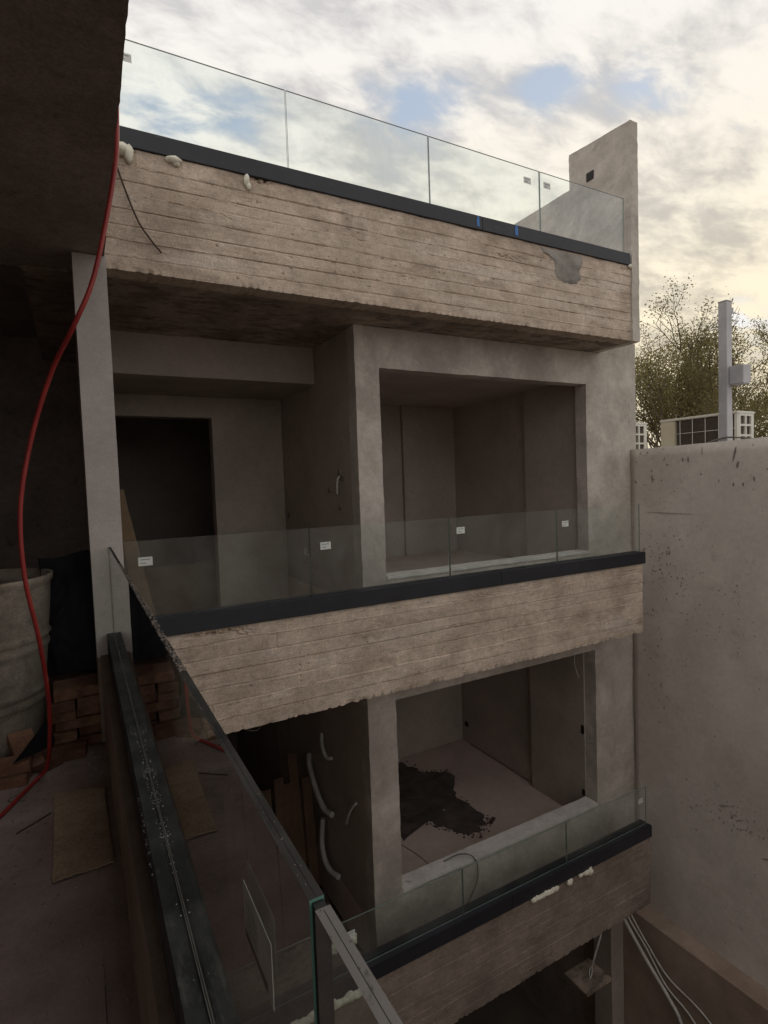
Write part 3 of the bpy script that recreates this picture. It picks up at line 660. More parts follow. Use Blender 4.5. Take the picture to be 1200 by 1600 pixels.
# ------------------------------------------------------------------ trees
def tree(name, label, base, height, spread, seed, nleaf):
    rnd = random.Random(seed)
    t = thing(name, label, 'tree', base, 'trees beyond the boundary wall')
    bm = bmesh.new(); tips = []
    def limb(p, d, ln, r, depth):
        n = 5; pts = [p]; q = Vector(p); dd = Vector(d)
        for i in range(n):
            dd = (dd+Vector((rnd.uniform(-1, 1), rnd.uniform(-1, 1), rnd.uniform(-0.4, 0.8)))*0.16).normalized()
            q = q+dd*ln/n; pts.append(q.copy())
            if depth <= 2 and i >= 1: tips.append((q.copy(), dd.copy(), depth))
        tube(bm, pts, [r*(1-0.45*i/n) for i in range(n+1)], 6 if depth > 2 else 4, cap=False)
        if depth == 0: return
        k = rnd.choice((3, 3, 4)) if depth > 1 else 3
        for j in range(k):
            a = rnd.uniform(0, 2*math.pi); s = rnd.uniform(0.45, 0.95)
            nd_ = (dd+Vector((math.cos(a)*s, math.sin(a)*s, rnd.uniform(-0.15, 0.35)))).normalized()
            limb(pts[rnd.choice((3, 4, 5))] if j else pts[5], nd_, ln*rnd.uniform(0.58, 0.78), r*0.55, depth-1)
    th = height*0.32
    limb(Vector((0, 0, 0)), Vector((0.03, 0, 1)), th, 0.24, 0) 
    for j in range(5):
        a = j*1.26+rnd.uniform(-0.3, 0.3)
        limb(Vector((0, 0, th*0.92)), Vector((math.cos(a)*spread, math.sin(a)*spread, 1.0)).normalized(), height*0.27, 0.13, 4)
    finish('trunk', bm, 'bark', t, recalc=False, local=True)
    V = []; Fc = []
    per = max(1, int(nleaf/len(tips)))
    for (p, d, dep) in tips:
        if noise.noise(p*0.8+Vector((seed, 0, 0))) < -0.24: continue
        for _ in range(per if dep else per*2):
            c = p+Vector((rnd.gauss(0, 0.19), rnd.gauss(0, 0.19), rnd.gauss(0.02, 0.19)))
            s = rnd.uniform(0.026, 0.054)
            u = Vector((rnd.gauss(0, 1), rnd.gauss(0, 1), rnd.gauss(0, 1))).normalized()
            v = u.cross(Vector((rnd.gauss(0, 1), rnd.gauss(0, 1), rnd.gauss(0, 1)))).normalized()
            i = len(V); V += [c-u*s, c+v*s*0.55, c+u*s, c-v*s*0.55]; Fc.append((i, i+1, i+2, i+3))
    me = bpy.data.meshes.new('crown'); me.from_pydata([tuple(v) for v in V], [], Fc); me.materials.append(M['leaf'])
    o = bpy.data.objects.new('crown', me); COL.objects.link(o); o.parent = t
    return t
tree('broadleaf_tree', 'taller budding tree behind the grey post, its crown rising highest at the right edge', (25.3, 13.6, -7.6), 15.0, 0.62, 11, 34000)
tree('broadleaf_tree', 'lower budding tree filling the gap between the house corner and the post', (20.3, 14.2, -7.6), 12.3, 0.66, 23, 34000)
tree('broadleaf_tree', 'budding tree at the far right edge beyond the air conditioner', (29.8, 13.2, -7.6), 14.6, 0.62, 31, 28000)

# ------------------------------------------------------------------ glass railings
def panel(parent, x0, x1, y0, y1, z0, z1, gm='glass', em='edge', axis='x'):
    bm = bmesh.new(); fs = box(bm, x0, x1, y0, y1, z0, z1)
    for f in fs:
        n = f.normal
        if (axis == 'x' and abs(n.y) < 0.5) or (axis == 'y' and abs(n.x) < 0.5): f.material_index = 1
        if axis == 'y' and n.y < -0.5: f.material_index = 2
        if axis == 'y' and n.y > 0.5: f.material_index = 3
    mats = [gm, em]+(['teal', 'gap'] if axis == 'y' else [])
    return finish('glass_panel', bm, mats, parent)
def sticker(parent, x, y, z, w_, h_, lines=2):
    bm = bmesh.new(); box(bm, x-w_/2, x+w_/2, y-0.0012, y-0.0004, z-h_/2, z+h_/2)
    for k in range(lines):
        zz = z+h_*(0.22-0.42*k/max(1, lines-1)) if lines > 1 else z
        box(bm, x-w_*0.34, x+w_*(0.05 if k else 0.32), y-0.0018, y-0.0013, zz-h_*0.05, zz+h_*0.05, 1)
    finish('sticker', bm, ['sticker', 'print'], parent)
def railing(label, zc0, zc1, ztop, xa, xb, joints, stickers, screws=()):
    t = thing('glass_railing', label, 'glass railing', ((xa+xb)/2, 3.85, zc0), 'glass railings of the facing house')
    bm = bmesh.new()
    bm.free(); xm = xa+(xb-xa)*0.61
    for a, b in ((xa, xm-0.0009), (xm+0.0009, xb)):
        bm = bmesh.new()
        box(bm, a, b, 3.782, 3.836, zc0, zc1, bev=0.002); box(bm, a, b, 3.861, 3.925, zc0, zc1, bev=0.002)
        box(bm, a+0.001, b-0.001, 3.8365, 3.8605, zc0+0.001, zc1-0.012)
        finish('base_channel', bm, 'metal', t)
    panels = []
    for a, b in zip(joints[:-1], joints[1:]):
        panels.append(panel(t, a+0.004, b-0.004, 3.843, 3.855, zc1-0.011, ztop))
    for k, x, z, w_, h_ in stickers: sticker(panels[k], x, 3.843, z, w_, h_)
    for x in screws:
        bm = bmesh.new(); tube(bm, [(x, 3.7815, (zc0+zc1)/2), (x, 3.779, (zc0+zc1)/2)], 0.004, 8); finish('screw', bm, 'dusty_metal', t)
    return t, panels
rt, pt = railing('frameless glass railing along the roof terrace against the sky', 2.10, 2.212, 2.777, 0.19, 5.005, [0.24, 1.447, 2.645, 3.852, 5.04-0.04],
    [(0, 0.41, 2.665, 0.09, 0.05), (2, 3.70, 2.662, 0.085, 0.055), (3, 3.94, 2.668, 0.085, 0.055)])
rm, pm = railing('frameless glass railing in front of the upper opening, on the middle beam', -0.930, -0.811, -0.308, 0.19, 5.185, [0.24, 1.485, 2.735, 3.98, 5.20-0.02],
    [(0, 0.37, -0.44, 0.085, 0.055), (1, 1.61, -0.445, 0.085, 0.055), (2, 2.853, -0.42, 0.085, 0.055), (3, 4.09, -0.445, 0.085, 0.055)], (4.0, 1.9))
rl, pl = railing('frameless glass railing in front of the lower opening, on the lowest beam', -3.900, -3.775, -3.373, 0.19, 5.235, [0.26, 1.51, 2.768, 4.026, 5.28-0.05],
    [(3, 5.135, -3.505, 0.07, 0.05), (1, 1.68, -3.49, 0.085, 0.055)], (5.15, 4.6, 3.2))
for x, w_ in ((3.08, 0.03), (3.503, 0.035)):
    bm = bmesh.new(); bmesh.ops.create_grid(bm, x_segments=3, y_segments=8, size=0.5)
    for v in bm.verts:
        u, q = v.co.x, v.co.y
        v.co = Vector((x+u*w_*(1-0.35*(q > 0.2))+noise.noise(Vector((u*3, q*4, x)))*0.006, 3.7795+noise.noise(Vector((u*5, q*5, x)))*0.0015, 2.165+q*0.088))
    o = finish('tape_strip', bm, 'tape', rt); rel(o, 'strip of blue masking tape')

# near railing, its glass passing close on the right of the viewer
near = thing('glass_railing', 'glass railing in the foreground running away from the viewer to the grey column', 'glass railing', (0.14, 1.7, -0.93))
near.rotation_euler = (0, 0, 0)
SK = 0.0055   # the run leans out by this much per metre
def skew(o):
    for v in o.data.vertices: v.co.x += SK*(v.co.y)
bm = bmesh.new()
for y0, y1 in ((WY0, 3.597),):
    for q in lin(y0, y1, 0.25)[:-1]: pass
bm = solid([0.098, 0.112, 0.126, 0.1335, 0.148, 0.162], lin(WY0, 3.597, 0.05), [-0.932, -0.828, -0.812], lambda x, y, z: not (0.1335 < x < 0.148 and z > -0.828),
           wob(0.0006, 8))
o = finish('base_channel', bm, 'dusty_metal', near); skew(o)
for xx in (0.1325, 0.1482):
    bm = bmesh.new(); box(bm, xx-0.0009, xx+0.0009, WY0, 3.596, -0.8125, -0.8095)
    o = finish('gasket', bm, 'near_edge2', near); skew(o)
def ngp(y0, y1, em):
    o = panel(near, 0.1345, 0.1465, y0, y1, -0.826, -0.310, 'near_glass', em, 'y'); skew(o); return o
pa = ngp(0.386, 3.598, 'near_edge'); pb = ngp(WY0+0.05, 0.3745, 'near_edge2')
for p_, y0, y1 in ((pa, 0.388, 3.597), (pb, WY0+0.06, 0.372)):
    bm = bmesh.new(); box(bm, 0.1403, 0.1407, y0, y1, -0.3100, -0.3098)
    o = finish('interlayer', bm, 'gap', p_); skew(o)
bm = bmesh.new(); box(bm, 0.1365, 0.1455, 0.3748, 0.3857, -0.822, -0.3125); o = finish('silicone_joint', bm, 'gap', near); skew(o)
# dirt crumbs and foam crumbs on the edge and the channel
rnd = random.Random(5); bm = bmesh.new()
def crumb(c, s, sd):
    g = bmesh.ops.create_icosphere(bm, subdivisions=1, radius=s)
    for v in g['verts']: v.co = Vector(c)+Vector((v.co.x, v.co.y*rnd.uniform(0.8, 1.6), v.co.z*0.6))*(1+0.5*noise.noise(v.co*300+Vector((sd, 0, 0))))
for _ in range(420):
    y = 1.0+rnd.random()**1.2*1.7; crumb((0.1345+SK*y+rnd.uniform(0.0, 0.0125), y, -0.309), rnd.uniform(0.0008, 0.0030), rnd.random()*9)
for _ in range(60):
    y = rnd.uniform(0.1, 1.2); crumb((0.136+SK*y+rnd.uniform(0.0, 0.010), y, -0.3098), rnd.uniform(0.0003, 0.0008), rnd.random()*9)
o = finish('dirt_crumbs', bm, 'dirt', near); o['kind'] = 'stuff'
bm = bmesh.new()
for _ in range(90):
    y = rnd.choice((rnd.gauss(1.55, 0.10), rnd.gauss(1.75, 0.1), rnd.gauss(1.35, 0.05), rnd.uniform(0.7, 3.2))); crumb((0.122+SK*y+rnd.random()*0.011, y, -0.812), rnd.uniform(0.0005, 0.0022), rnd.random()*9)
for _ in range(36):
    y = rnd.gauss(1.45, 0.10); crumb((0.0975+SK*y, y, rnd.uniform(-0.87, -0.815)), rnd.uniform(0.0008, 0.0025), rnd.random()*9)
o = finish('mortar_crumbs', bm, 'sill', near); o['kind'] = 'stuff'
# printed sticker on the near glass; the outer copy imitates its reflection
def st_face(y0, y1, z0, z1, x, mi=0):
    vs = [bm.verts.new((x+SK*y, y, z)) for y, z in ((y0, z0), (y1, z0), (y1, z1), (y0, z1))]
    f = bm.faces.new(vs); f.material_index = mi
    g = bmesh.ops.extrude_face_region(bm, geom=[f])
    for v in g['geom']:
        if isinstance(v, bmesh.types.BMVert): v.co.x -= 0.0002
for xx, sg in ((0.1342, -1), (0.1470, 1)):
    bm = bmesh.new(); q = 0.0 if sg < 0 else 0.030
    st_face(0.498+q, 0.600+q, -0.493, -0.427, xx)
    for k in range(6): st_face(q+0.548+0.0078*k, q+0.5495+0.0078*k, -0.474, -0.440, xx+sg*0.0004, 1)
    for k in range(4): st_face(q+0.548, q+0.590, -0.472+k*0.0085, -0.4713+k*0.0085, xx+sg*0.0004, 1)
    st_face(q+0.515, q+0.597, -0.488, -0.480, xx+sg*0.0004, 2)
    o = finish('sticker', bm, ['faint', 'print', 'tint'], pa); rel(o, 'white printed sticker on the inner side' if sg < 0 else 'added copy of the white printed sticker, standing in for its reflection in the glass')

# ------------------------------------------------------------------ foam, bars, hose
def foam(pts, label, grp='white foam beads on the beams'):
    bm = bmesh.new()
    for i, (x, z, r, sx, sz) in enumerate(pts):
        blob(bm, (x, 3.785, z), r*1.35, i+x*3, 2, (sx, 0.9, sz))
    return tag(finish('foam_bead', bm, 'foam', None, True), label, 'foam', grp)
foam([(0.36, 2.075, 0.030, 1.6, 0.9), (0.40, 2.055, 0.024, 0.9, 1.7), (0.31, 2.09, 0.018, 1.6, 0.6)], 'white foam lump under the left end of the terrace rail')
foam([(0.665, 2.082, 0.020, 1.8, 0.9), (0.675, 2.065, 0.014, 1.0, 1.0)], 'small white foam lump second from the left under the terrace rail')
foam([(1.125, 2.06, 0.016, 0.9, 2.0), (1.135, 2.025, 0.012, 1.0, 1.5)], 'thin white foam drip under the terrace rail, left of the rough notch')
foam([(5.0, 2.085, 0.015, 1.2, 1.0)], 'tiny white foam bit at the right end of the terrace rail')
foam([(3.53+0.035*k, -3.918+0.004*math.sin(k*2), 0.021, 1.3, 0.9) for k in range(9)], 'long white foam bead under the lowest rail')
foam([(3.985, -3.925, 0.022, 1.2, 1.1), (4.01, -3.915, 0.016, 1.2, 0.9)], 'small white foam bead between two others under the lowest rail')
foam([(4.15, -3.915, 0.016, 1.6, 0.8), (4.22, -3.918, 0.020, 1.5, 0.9), (4.275, -3.925, 0.026, 1.0, 1.2)], 'white hooked foam bead under the lowest rail, nearest its right end')
foam([(1.18+0.05*k, -3.925+0.006*math.sin(k*2.3), 0.026, 1.5, 0.9+0.4*(k % 3 == 0)) for k in range(12)], 'long ragged foam bead on the lowest beam, seen through the near glass')
bm = bmesh.new(); tube(bm, spline([(0.315, 3.782, 2.03), (0.36, 3.77, 1.86), (0.43, 3.765, 1.66), (0.50, 3.77, 1.555), (0.56, 3.78, 1.49)], 6), 0.006, 6)
tag(finish('steel_bar', bm, 'rebar', None), 'thin rusty steel bar hanging bent over the left end of the top beam', 'steel bar')
bm = bmesh.new()
hp = [(0.12, 2.50, 2.14), (0.232, 2.52, 2.10), (0.243, 2.56, 1.9), (0.236, 2.59, 1.5), (0.213, 2.60, 1.30), (0.125, 2.62, 0.915), (0.045, 2.65, 0.715), (-0.055, 2.82, 0.54), (-0.149, 2.90, 0.267), (-0.211, 2.92, -0.039), (-0.215, 2.93, -0.348),
      (-0.180, 2.98, -0.65), (-0.166, 3.12, -0.967), (-0.176, 3.20, -1.20), (-0.20, 3.27, -1.37), (-0.245, 3.30, -1.432), (-0.30, 3.18, -1.435), (-0.39, 2.98, -1.435), (-0.55, 2.7, -1.435), (-0.8, 2.6, -1.435)]
tube(bm, spline(hp, 8), 0.0098, 12)
tag(finish('hose', bm, 'hose', None, True), 'red rubber hose hanging from the slab edge down to the floor', 'hose')

# ------------------------------------------------------------------ things on the near floor
def brick_mesh(l, w_, h_, seed, mat):
    bm = bmesh.new(); box(bm, -w_/2, w_/2, -l/2, l/2, 0, h_, bev=0.003)
    for v in bm.verts: v.co += noise.noise_vector(v.co*14+Vector((seed, 0, 0)))*0.004
    bmesh.ops.recalc_face_normals(bm, faces=bm.faces)
    me = bpy.data.meshes.new('brick'); bm.to_mesh(me); bm.free(); me.materials.append(M[mat]); return me
bmesh_v = [brick_mesh(0.24, 0.118, 0.052, i, 'brick' if i % 3 else 'brick2') for i in range(5)]
FZ = -1.45
words = ['bottom', 'second from the bottom', 'third from the bottom', 'third from the top', 'second from the top', 'topmost']
rnd = random.Random(4)
for c, (x, side) in enumerate(((-0.118, 'left'), (0.0, 'right'))):
    for k in range(6):
        o = bpy.data.objects.new('brick', bmesh_v[(k*2+c*3) % 5] if k < 5 else bmesh_v[1]); COL.objects.link(o)
        o.location = (x+rnd.uniform(-0.006, 0.006), 3.72+rnd.uniform(-0.02, 0.02)+(0.03 if side == 'right' else 0), FZ+0.001+k*0.0575); o.rotation_euler = (0, 0, R(rnd.uniform(-3, 3)))
        tag(o, f'{words[k]} clay brick of the {side} pile beside the grey column', 'brick', 'bricks stacked beside the column')
for i, (x, y, z, rz, rx, lb) in enumerate(((-0.40, 3.36, 0, 80, 0, 'flat clay brick on the floor before the drum, under another brick'), (-0.39, 3.38, 0.056, 86, 0, 'upper of two flat clay bricks lying before the drum'),
                        (-0.255, 3.50, 0.0, 40, 0, 'clay brick lying askew between the drum and the stack'), (-0.31, 3.50, 0.075, 20, 35, 'tilted clay brick leaning on the drum foot'), (-0.14, 3.52, 0.0, 85, 0, 'single clay brick on the floor in front of the stack'))):
    o = bpy.data.objects.new('brick', bmesh_v[(i+1) % 5]); COL.objects.link(o)
    o.location = (x, y, FZ+0.001+z); o.rotation_euler = (R(rx), 0, R(rz)); tag(o, lb, 'brick', 'loose bricks before the drum')
dr = thing('drum', 'big dirty white drum with ribs standing behind the loose bricks', 'drum', (-0.55, 3.84, FZ))
bm = bmesh.new(); S = 64; prof = []
for i in range(60):
    z = i/59; r = 0.315+0.085*z; 
    for rb in (0.30, 0.36, 0.60, 0.66): r += 0.014*math.exp(-((z-rb)/0.012)**2)
    if z > 0.96: r += 0.012
    prof.append((r, z*1.0))
rings = []
for r, z in prof+[(0.39, 1.0), (0.38, 0.9)]:
    rings.append([bm.verts.new(((r+0.004*noise.noise(Vector((math.cos(6.283*k/S)*2, math.sin(6.283*k/S)*2, z*3))))*math.cos(6.28319*k/S), (r)*math.sin(6.28319*k/S), z)) for k in range(S)])
for a, b in zip(rings[:-1], rings[1:]):
    for k in range(S): bm.faces.new((a[k], a[(k+1) % S], b[(k+1) % S], b[k]))
bm.faces.new(rings[0][::-1])
finish('barrel', bm, 'drum', dr, True, local=True)
bm = bmesh.new(); bmesh.ops.create_circle(bm, cap_ends=True, segments=48, radius=0.378)
for v in bm.verts: v.co.z = 0.93+0.01*noise.noise(v.co*6)
finish('contents', bm, 'dirt', dr, local=True)
# black plastic sheeting between drum and column
bm = bmesh.new(); bmesh.ops.create_grid(bm, x_segments=26, y_segments=60, size=0.5)
for v in bm.verts:
    u, q = v.co.x+0.5, v.co.y+0.5
    x = -0.22+0.34*u; z = -1.10+0.72*q+0.05*noise.noise(Vector((u*2, 5, 1)))*q
    f = noise.noise(Vector((u*2, q*1.5, 1)))*0.05+abs(noise.noise(Vector((u*4, q*4, 3))))*0.035
    v.co = Vector((x+noise.noise(Vector((q*4, u, 0)))*0.015, 4.02-0.05*(1-q)+f, z))
bmesh.ops.solidify(bm, geom=list(bm.faces), thickness=0.004)
tag(finish('plastic_sheet', bm, 'plastic', None, True), 'crumpled black plastic sheet hanging between the drum and the grey column', 'plastic sheet')
bm = bmesh.new()
pts = [(-0.34, 3.28, FZ+0.13), (-0.18, 3.44, FZ+0.28), (-0.17, 3.46, FZ+0.12)]
vs = [bm.verts.new(p) for p in pts]; bm.faces.new(vs); bmesh.ops.subdivide_edges(bm, edges=bm.edges[:], cuts=4, use_grid_fill=True)
for v in bm.verts: v.co += noise.noise_vector(v.co*12)*0.012
bmesh.ops.solidify(bm, geom=list(bm.faces), thickness=0.003)
tag(finish('plastic_scrap', bm, 'plastic', None), 'small black plastic scrap wedged over the loose bricks', 'plastic scrap')
# cardboard on the floor
bm = bmesh.new(); n = 14; cor = [(-0.153, 2.385), (0.055, 2.39), (0.046, 3.03), (-0.167, 3.10)]
grid = []
for j in range(n+1):
    row = []
    for i in range(n+1):
        u, q = i/n, j/n
        a = Vector(cor[0])*(1-u)+Vector(cor[1])*u; b = Vector(cor[3])*(1-u)+Vector(cor[2])*u; p = a*(1-q)+b*q
        z = FZ+0.006+0.014*abs(q-0.1)*max(0, 1-q*6)+0.012*max(0, noise.noise(Vector((u*2, q*2, 5))))+(0.018*(q-0.85) if q > 0.85 else 0)
        e = 0.006*noise.noise(Vector((u*9, q*9, 2)))
        row.append(bm.verts.new((p.x+e, p.y+e*2, z)))
    grid.append(row)
for j in range(n):
    for i in range(n): bm.faces.new((grid[j][i], grid[j][i+1], grid[j+1][i+1], grid[j+1][i]))
bmesh.ops.recalc_face_normals(bm, faces=bm.faces); bmesh.ops.solidify(bm, geom=list(bm.faces), thickness=0.004)
tag(finish('cardboard_sheet', bm, 'card', None), 'brown cardboard sheet lying on the floor beside the kerb', 'cardboard')
bm = bmesh.new(); tube(bm, spline([(-0.30, 2.83, FZ+0.006), (-0.25, 2.87, FZ+0.005), (-0.175, 2.93, FZ+0.006)], 5), 0.003, 5)
tag(finish('twig', bm, 'rebar', None), 'thin dark twig on the floor touching the cardboard', 'twig')
bm = bmesh.new(); tube(bm, spline([(-0.35, 3.10, FZ+0.006), (-0.31, 3.16, FZ+0.008), (-0.33, 3.20, FZ+0.006), (-0.36, 3.16, FZ+0.005), (-0.29, 3.12, FZ+0.006)], 6), 0.002, 5)
tag(finish('wire_scrap', bm, 'wire', None), 'tiny curl of wire on the floor below the hose', 'wire')
rnd = random.Random(9); bm = bmesh.new()
for _ in range(700):
    y = rnd.choice((rnd.uniform(1.0, 3.5), 3.55-abs(rnd.gauss(0, 0.22)))); x = rnd.uniform(-0.5, 0.06)
    crumb((x, y, FZ+0.004), 0.001+0.007*rnd.random()**3, rnd.random()*9)
o = finish('floor_rubble', bm, 'floor', None); o['kind'] = 'stuff'; o['label'] = 'fine rubble crumbs on the dusty floor'; o['category'] = 'rubble'

# ------------------------------------------------------------------ battens behind the column
bat = [((0.243, 4.02, -0.02), (0.40, 4.02, -1.42)), ((0.262, 4.05, 0.02), (0.46, 4.05, -1.42)), ((0.285, 4.08, -0.12), (0.52, 4.10, -1.42)), ((0.255, 4.11, -0.20), (0.58, 4.16, -1.42))]
for i, (a, b) in enumerate(bat):
    a, b = Vector(a), Vector(b); bm = bmesh.new(); box(bm, -0.010, 0.010, -0.022, 0.022, 0, (a-b).length, bev=0.002)
    o = finish('batten', bm, 'batten', None, loc=b); o.rotation_euler = (a-b).to_track_quat('Z', 'Y').to_euler()
    tag(o, ['front tan batten leaning behind the grey column', 'tan batten leaning behind the grey column, the tallest', 'tan batten leaning behind the column, third from the front', 'rearmost tan batten leaning behind the grey column'][i], 'batten', 'battens leaning behind the column')
# low board wall inside the dark opening
bm = bmesh.new(); box(bm, 0.25, 1.60, 6.70, 6.73, -1.44, -0.84, bev=0.003)
bx = finish('plywood_board', bm, 'batten', None); tag(bx, 'dull board standing in the dark doorway behind the leftmost middle glass', 'board')

# ------------------------------------------------------------------ pipes and wires in the recesses
def ptube(name, mat, pts, r, label, cat, ridge=0.0, n=8, grp=None):
    bm = bmesh.new(); tube(bm, spline(pts, n), r, 8, ridge)
    return tag(finish(name, bm, mat, None, not ridge), label, cat, grp)
ptube('conduit', 'conduit', [(2.125, 5.79, -2.98), (2.09, 5.70, -3.06), (2.07, 5.49, -3.214), (2.06, 5.25, -3.31), (2.08, 5.08, -3.30)], 0.027, 'upper corrugated grey conduit curving along the lower recess wall', 'conduit', 0.10, 14, 'conduits in the lower recess')
ptube('conduit', 'conduit', [(2.10, 5.385, -3.50), (2.07, 5.37, -3.7), (2.06, 5.30, -3.86), (2.06, 5.16, -3.91), (2.09, 5.0, -3.90)], 0.027, 'lower corrugated grey conduit curling at the recess floor', 'conduit', 0.10, 14, 'conduits in the lower recess')
ptube('conduit', 'conduit', [(2.12, 5.37, -2.58), (2.09, 5.30, -2.68), (2.09, 5.20, -2.76), (2.12, 5.13, -2.75)], 0.018, 'short grey conduit stub high on the lower recess wall', 'conduit', 0.1, 14, 'conduits in the lower recess')
ptube('wire', 'conduit', [(2.11, 4.56, -2.93), (2.09, 4.62, -3.0), (2.09, 4.72, -3.14), (2.11, 4.80, -3.25)], 0.012, 'pale wire poking out of the lower recess wall by the pier', 'wire')
ptube('conduit', 'conduit', [(2.133, 4.69, 0.08), (2.11, 4.69, 0.05), (2.105, 4.70, -0.06), (2.11, 4.705, -0.08)], 0.009, 'short pale pipe stub in the chased wall left of the upper opening', 'pipe')
for (y, z, r) in ((4.70, 0.10, 0.045), (4.95, -0.04, 0.03), (4.64, 0.07, 0.03), (4.72, -0.20, 0.03), (6.15, -0.32, 0.035), (5.50, -0.83, 0.03)):
    bm = bmesh.new(); blob(bm, (2.137, y, z), r, y, 2, (0.25, 0.9, 1.1)); finish('wall_chase', bm, 'dirt', house)
for i, (a, b) in enumerate((((2.125, 5.62, -0.84), (2.125, 5.42, -0.80)), ((2.125, 5.50, -0.84), (2.125, 5.50, -1.12)))):
    pass
ptube('conduit', 'conduit', [(2.12, 5.62, -0.66), (2.11, 5.60, -0.72), (2.11, 5.48, -0.72), (2.11, 5.46, -0.80), (2.11, 5.47, -1.1)], 0.009, 'thin pipe cluster low on the recess wall behind the middle glass', 'pipe')
ptube('wire', 'wire', [(2.95, 4.40, -3.70), (3.10, 4.36, -3.66), (3.20, 4.30, -3.67), (3.255, 4.27, -3.76), (3.245, 4.265, -3.92), (3.16, 4.26, -4.05), (3.08, 4.25, -4.12)], 0.006, 'dark cable looping over the lower sill', 'cable')
ptube('wire', 'conduit', [(4.75, 4.36, -1.95), (4.74, 4.36, -2.05), (4.77, 4.36, -2.16), (4.80, 4.35, -2.24)], 0.003, 'thin pale wire hanging at the top right of the lower opening', 'wire')
ptube('wire', 'wire', [(0.95, 4.0, -1.675), (0.99, 3.98, -1.74), (1.08, 3.98, -1.76), (1.11, 4.0, -1.68)], 0.003, 'small loop of wire under the left of the middle beam', 'wire')
bm = bmesh.new(); tube(bm, [(2.58, 4.86, 1.02), (2.58, 4.86, 1.088)], 0.03, 10); tube(bm, [(2.55, 4.86, 1.0), (2.62, 4.84, 1.03)], 0.012, 8)
tag(finish('ceiling_rose', bm, 'dirt', None), 'small dark cable outlet on the ceiling of the upper room', 'cable outlet')
# dark residue on lower room floor
bm = bmesh.new(); c = Vector((3.72, 5.5, 0))
outl = [(3.0, 5.30), (3.10, 6.75), (3.877, 6.83), (4.00, 6.40), (4.29, 6.25), (4.27, 6.05), (4.05, 5.90), (4.02, 5.55), (4.06, 5.25), (4.02, 5.02), (3.88, 5.0), (3.80, 4.92), (3.67, 4.96), (3.60, 5.15), (3.48, 5.30), (3.30, 5.55)]
rings = []
nn = 260
for s in (0.02, 0.3, 0.6, 0.85, 0.97, 1.0):
    ring = []
    for i in range(nn):
        t = i/nn*len(outl); a = Vector(outl[int(t)]); b = Vector(outl[(int(t)+1) % len(outl)]); p = a.lerp(b, t-int(t))
        p = Vector((c.x, c.y))+(p-Vector((c.x, c.y)))*s; q = (noise.noise_vector(Vector((p.x*7, p.y*7, 0)))*0.07+noise.noise_vector(Vector((p.x*26, p.y*26, 0)))*0.035)*s
        z = 0.0 if s == 1.0 else 0.003+0.008*(1-s)*max(0, noise.noise(Vector((p.x*9, p.y*9, 3)))+0.4)
        ring.append(bm.verts.new((p.x+q.x, p.y+q.y, -3.999+z)))
    rings.append(ring)
for a, b in zip(rings[:-1], rings[1:]):
    for k in range(nn): bm.faces.new((a[k], a[(k+1) % nn], b[(k+1) % nn], b[k]))
tag(finish('dirt_patch', bm, 'wetsoil', None), 'ragged black patch of wet dirt spread on the lower room floor', 'dirt patch')
bm = bmesh.new(); rnd = random.Random(44)
for _ in range(420):
    t = rnd.random()*len(outl); a = Vector(outl[int(t)]); b = Vector(outl[(int(t)+1) % len(outl)]); p = a.lerp(b, t-int(t))
    if p.x < 3.05: continue
    crumb((p.x+rnd.gauss(0, 0.035), p.y+rnd.gauss(0, 0.035), -3.995), 0.003+0.012*rnd.random()**2, rnd.random()*9)
o = finish('dirt_crumbs', bm, 'wetsoil', None); o['kind'] = 'stuff'; o['label'] = 'loose dark crumbs round the dirt patch on the lower room floor'; o['category'] = 'dirt crumbs'
bm = bmesh.new(); box(bm, -0.06, 0.06, -0.02, 0.02, 0, 0.02, bev=0.002)
o = finish('trowel', bm, 'rebar', None, loc=(4.06, 5.02, -3.99)); o.rotation_euler = (0, 0, 0.5); o.name = 'wood_scrap'; tag(o, 'small dark scrap at the near tip of the dirt patch', 'scrap')
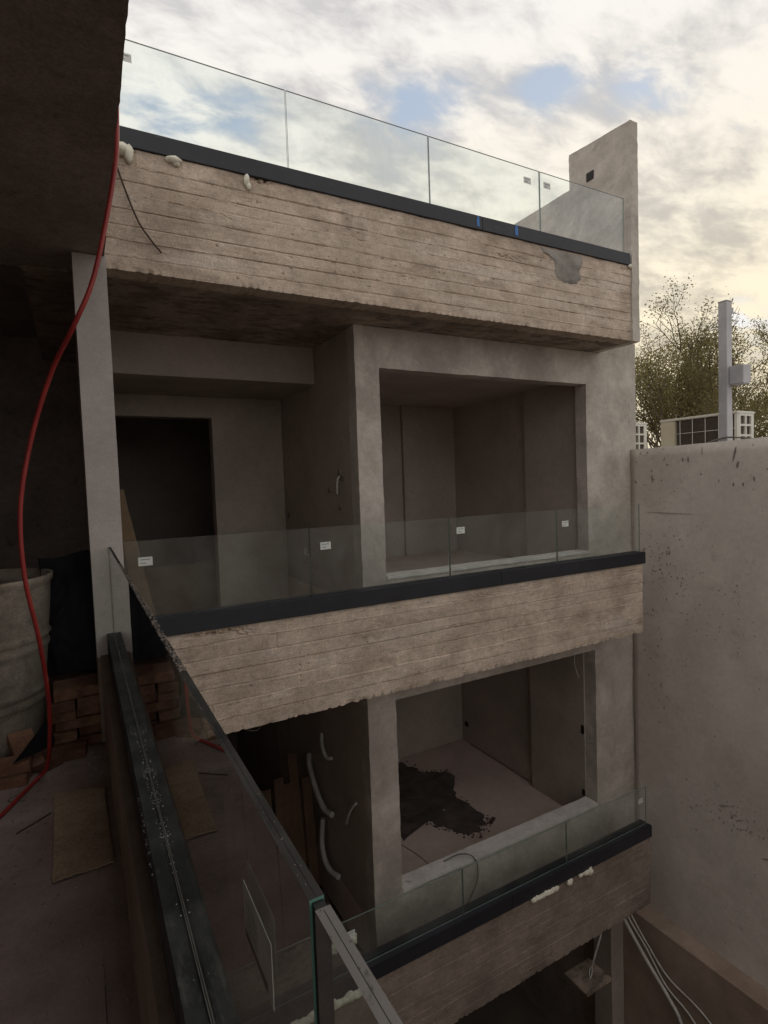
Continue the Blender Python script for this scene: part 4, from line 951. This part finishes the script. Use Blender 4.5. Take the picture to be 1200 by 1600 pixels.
# planks standing in the lower recess
rnd = random.Random(12)
for i in range(9):
    x = 1.08+0.099*i; bm = bmesh.new(); ln = rnd.uniform(1.45, 1.75)
    box(bm, -0.048, 0.048, -0.011, 0.011, 0, ln, bev=0.002)
    o = finish('plank', bm, 'wood', None, loc=(x, 5.05+rnd.uniform(-0.03, 0.02), -4.455)); o.rotation_euler = (R(-14), R(rnd.uniform(-0.6, 0.6)+2), R(rnd.uniform(-1, 1)))
    tag(o, f'brown formwork plank leaning in the lower recess, {["first", "second", "third", "fourth", "fifth", "sixth", "seventh", "eighth", "ninth"][i]} from the left', 'plank', 'formwork planks in the lower recess')
bm = bmesh.new(); bmesh.ops.create_grid(bm, x_segments=12, y_segments=4, size=0.5)
for v in bm.verts: v.co = Vector((1.68+v.co.x*0.24, 3.98+noise.noise(v.co*4)*0.05, -3.66+v.co.y*0.07+noise.noise(v.co*6+Vector((4, 0, 0)))*0.03))
bmesh.ops.solidify(bm, geom=list(bm.faces), thickness=0.012)
tag(finish('foam_offcut', bm, 'foam', None), 'ragged white offcut behind the lower glass beside the near railing', 'offcut')

# ------------------------------------------------------------------ under the lowest beam
pl_ = thing('hanging_plate', 'square plate hanging on a rod below the lowest beam', 'hanging plate', (4.56, 4.08, -5.4))
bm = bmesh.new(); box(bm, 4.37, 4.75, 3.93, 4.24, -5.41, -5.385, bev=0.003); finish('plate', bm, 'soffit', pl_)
bm = bmesh.new(); tube(bm, [(4.80, 4.12, -4.668), (4.79, 4.11, -5.06), (4.63, 4.09, -5.30)], 0.012, 8); tube(bm, spline([(4.63, 4.09, -5.30), (4.60, 4.07, -5.37), (4.55, 4.05, -5.38), (4.60, 4.10, -5.35), (4.64, 4.09, -5.30)], 6), 0.006, 6)
finish('rod', bm, 'conduit', pl_)
cab = [([(4.93, 3.96, -4.67), (4.94, 3.93, -4.78), (5.17, 3.82, -5.29), (5.30, 3.65, -5.65), (5.335, 3.53, -5.87), (5.35, 3.35, -6.5), (5.2, 3.2, -7.59)], 0.019, 'thickest pale pipe slanting down from the end of the lowest beam', 'conduit'),
       ([(4.99, 3.96, -4.67), (5.02, 3.91, -4.83), (5.20, 3.85, -5.18), (5.36, 3.72, -5.60), (5.385, 3.41, -5.78), (5.385, 3.0, -6.3), (5.3, 2.8, -7.59)], 0.010, 'middle grey cable slanting down from the lowest beam end', 'conduit'),
       ([(5.03, 3.96, -4.67), (5.07, 3.90, -4.84), (5.25, 3.84, -5.2), (5.375, 3.70, -5.50), (5.39, 3.25, -5.64), (5.39, 2.8, -6.1), (5.34, 2.6, -7.59)], 0.009, 'rightmost thin cable slanting down along the ledge', 'conduit')]
for pts, r, lb, m_ in cab: ptube('cable', m_, pts, r, lb, 'cable', 0, 8, 'cables below the lowest beam')
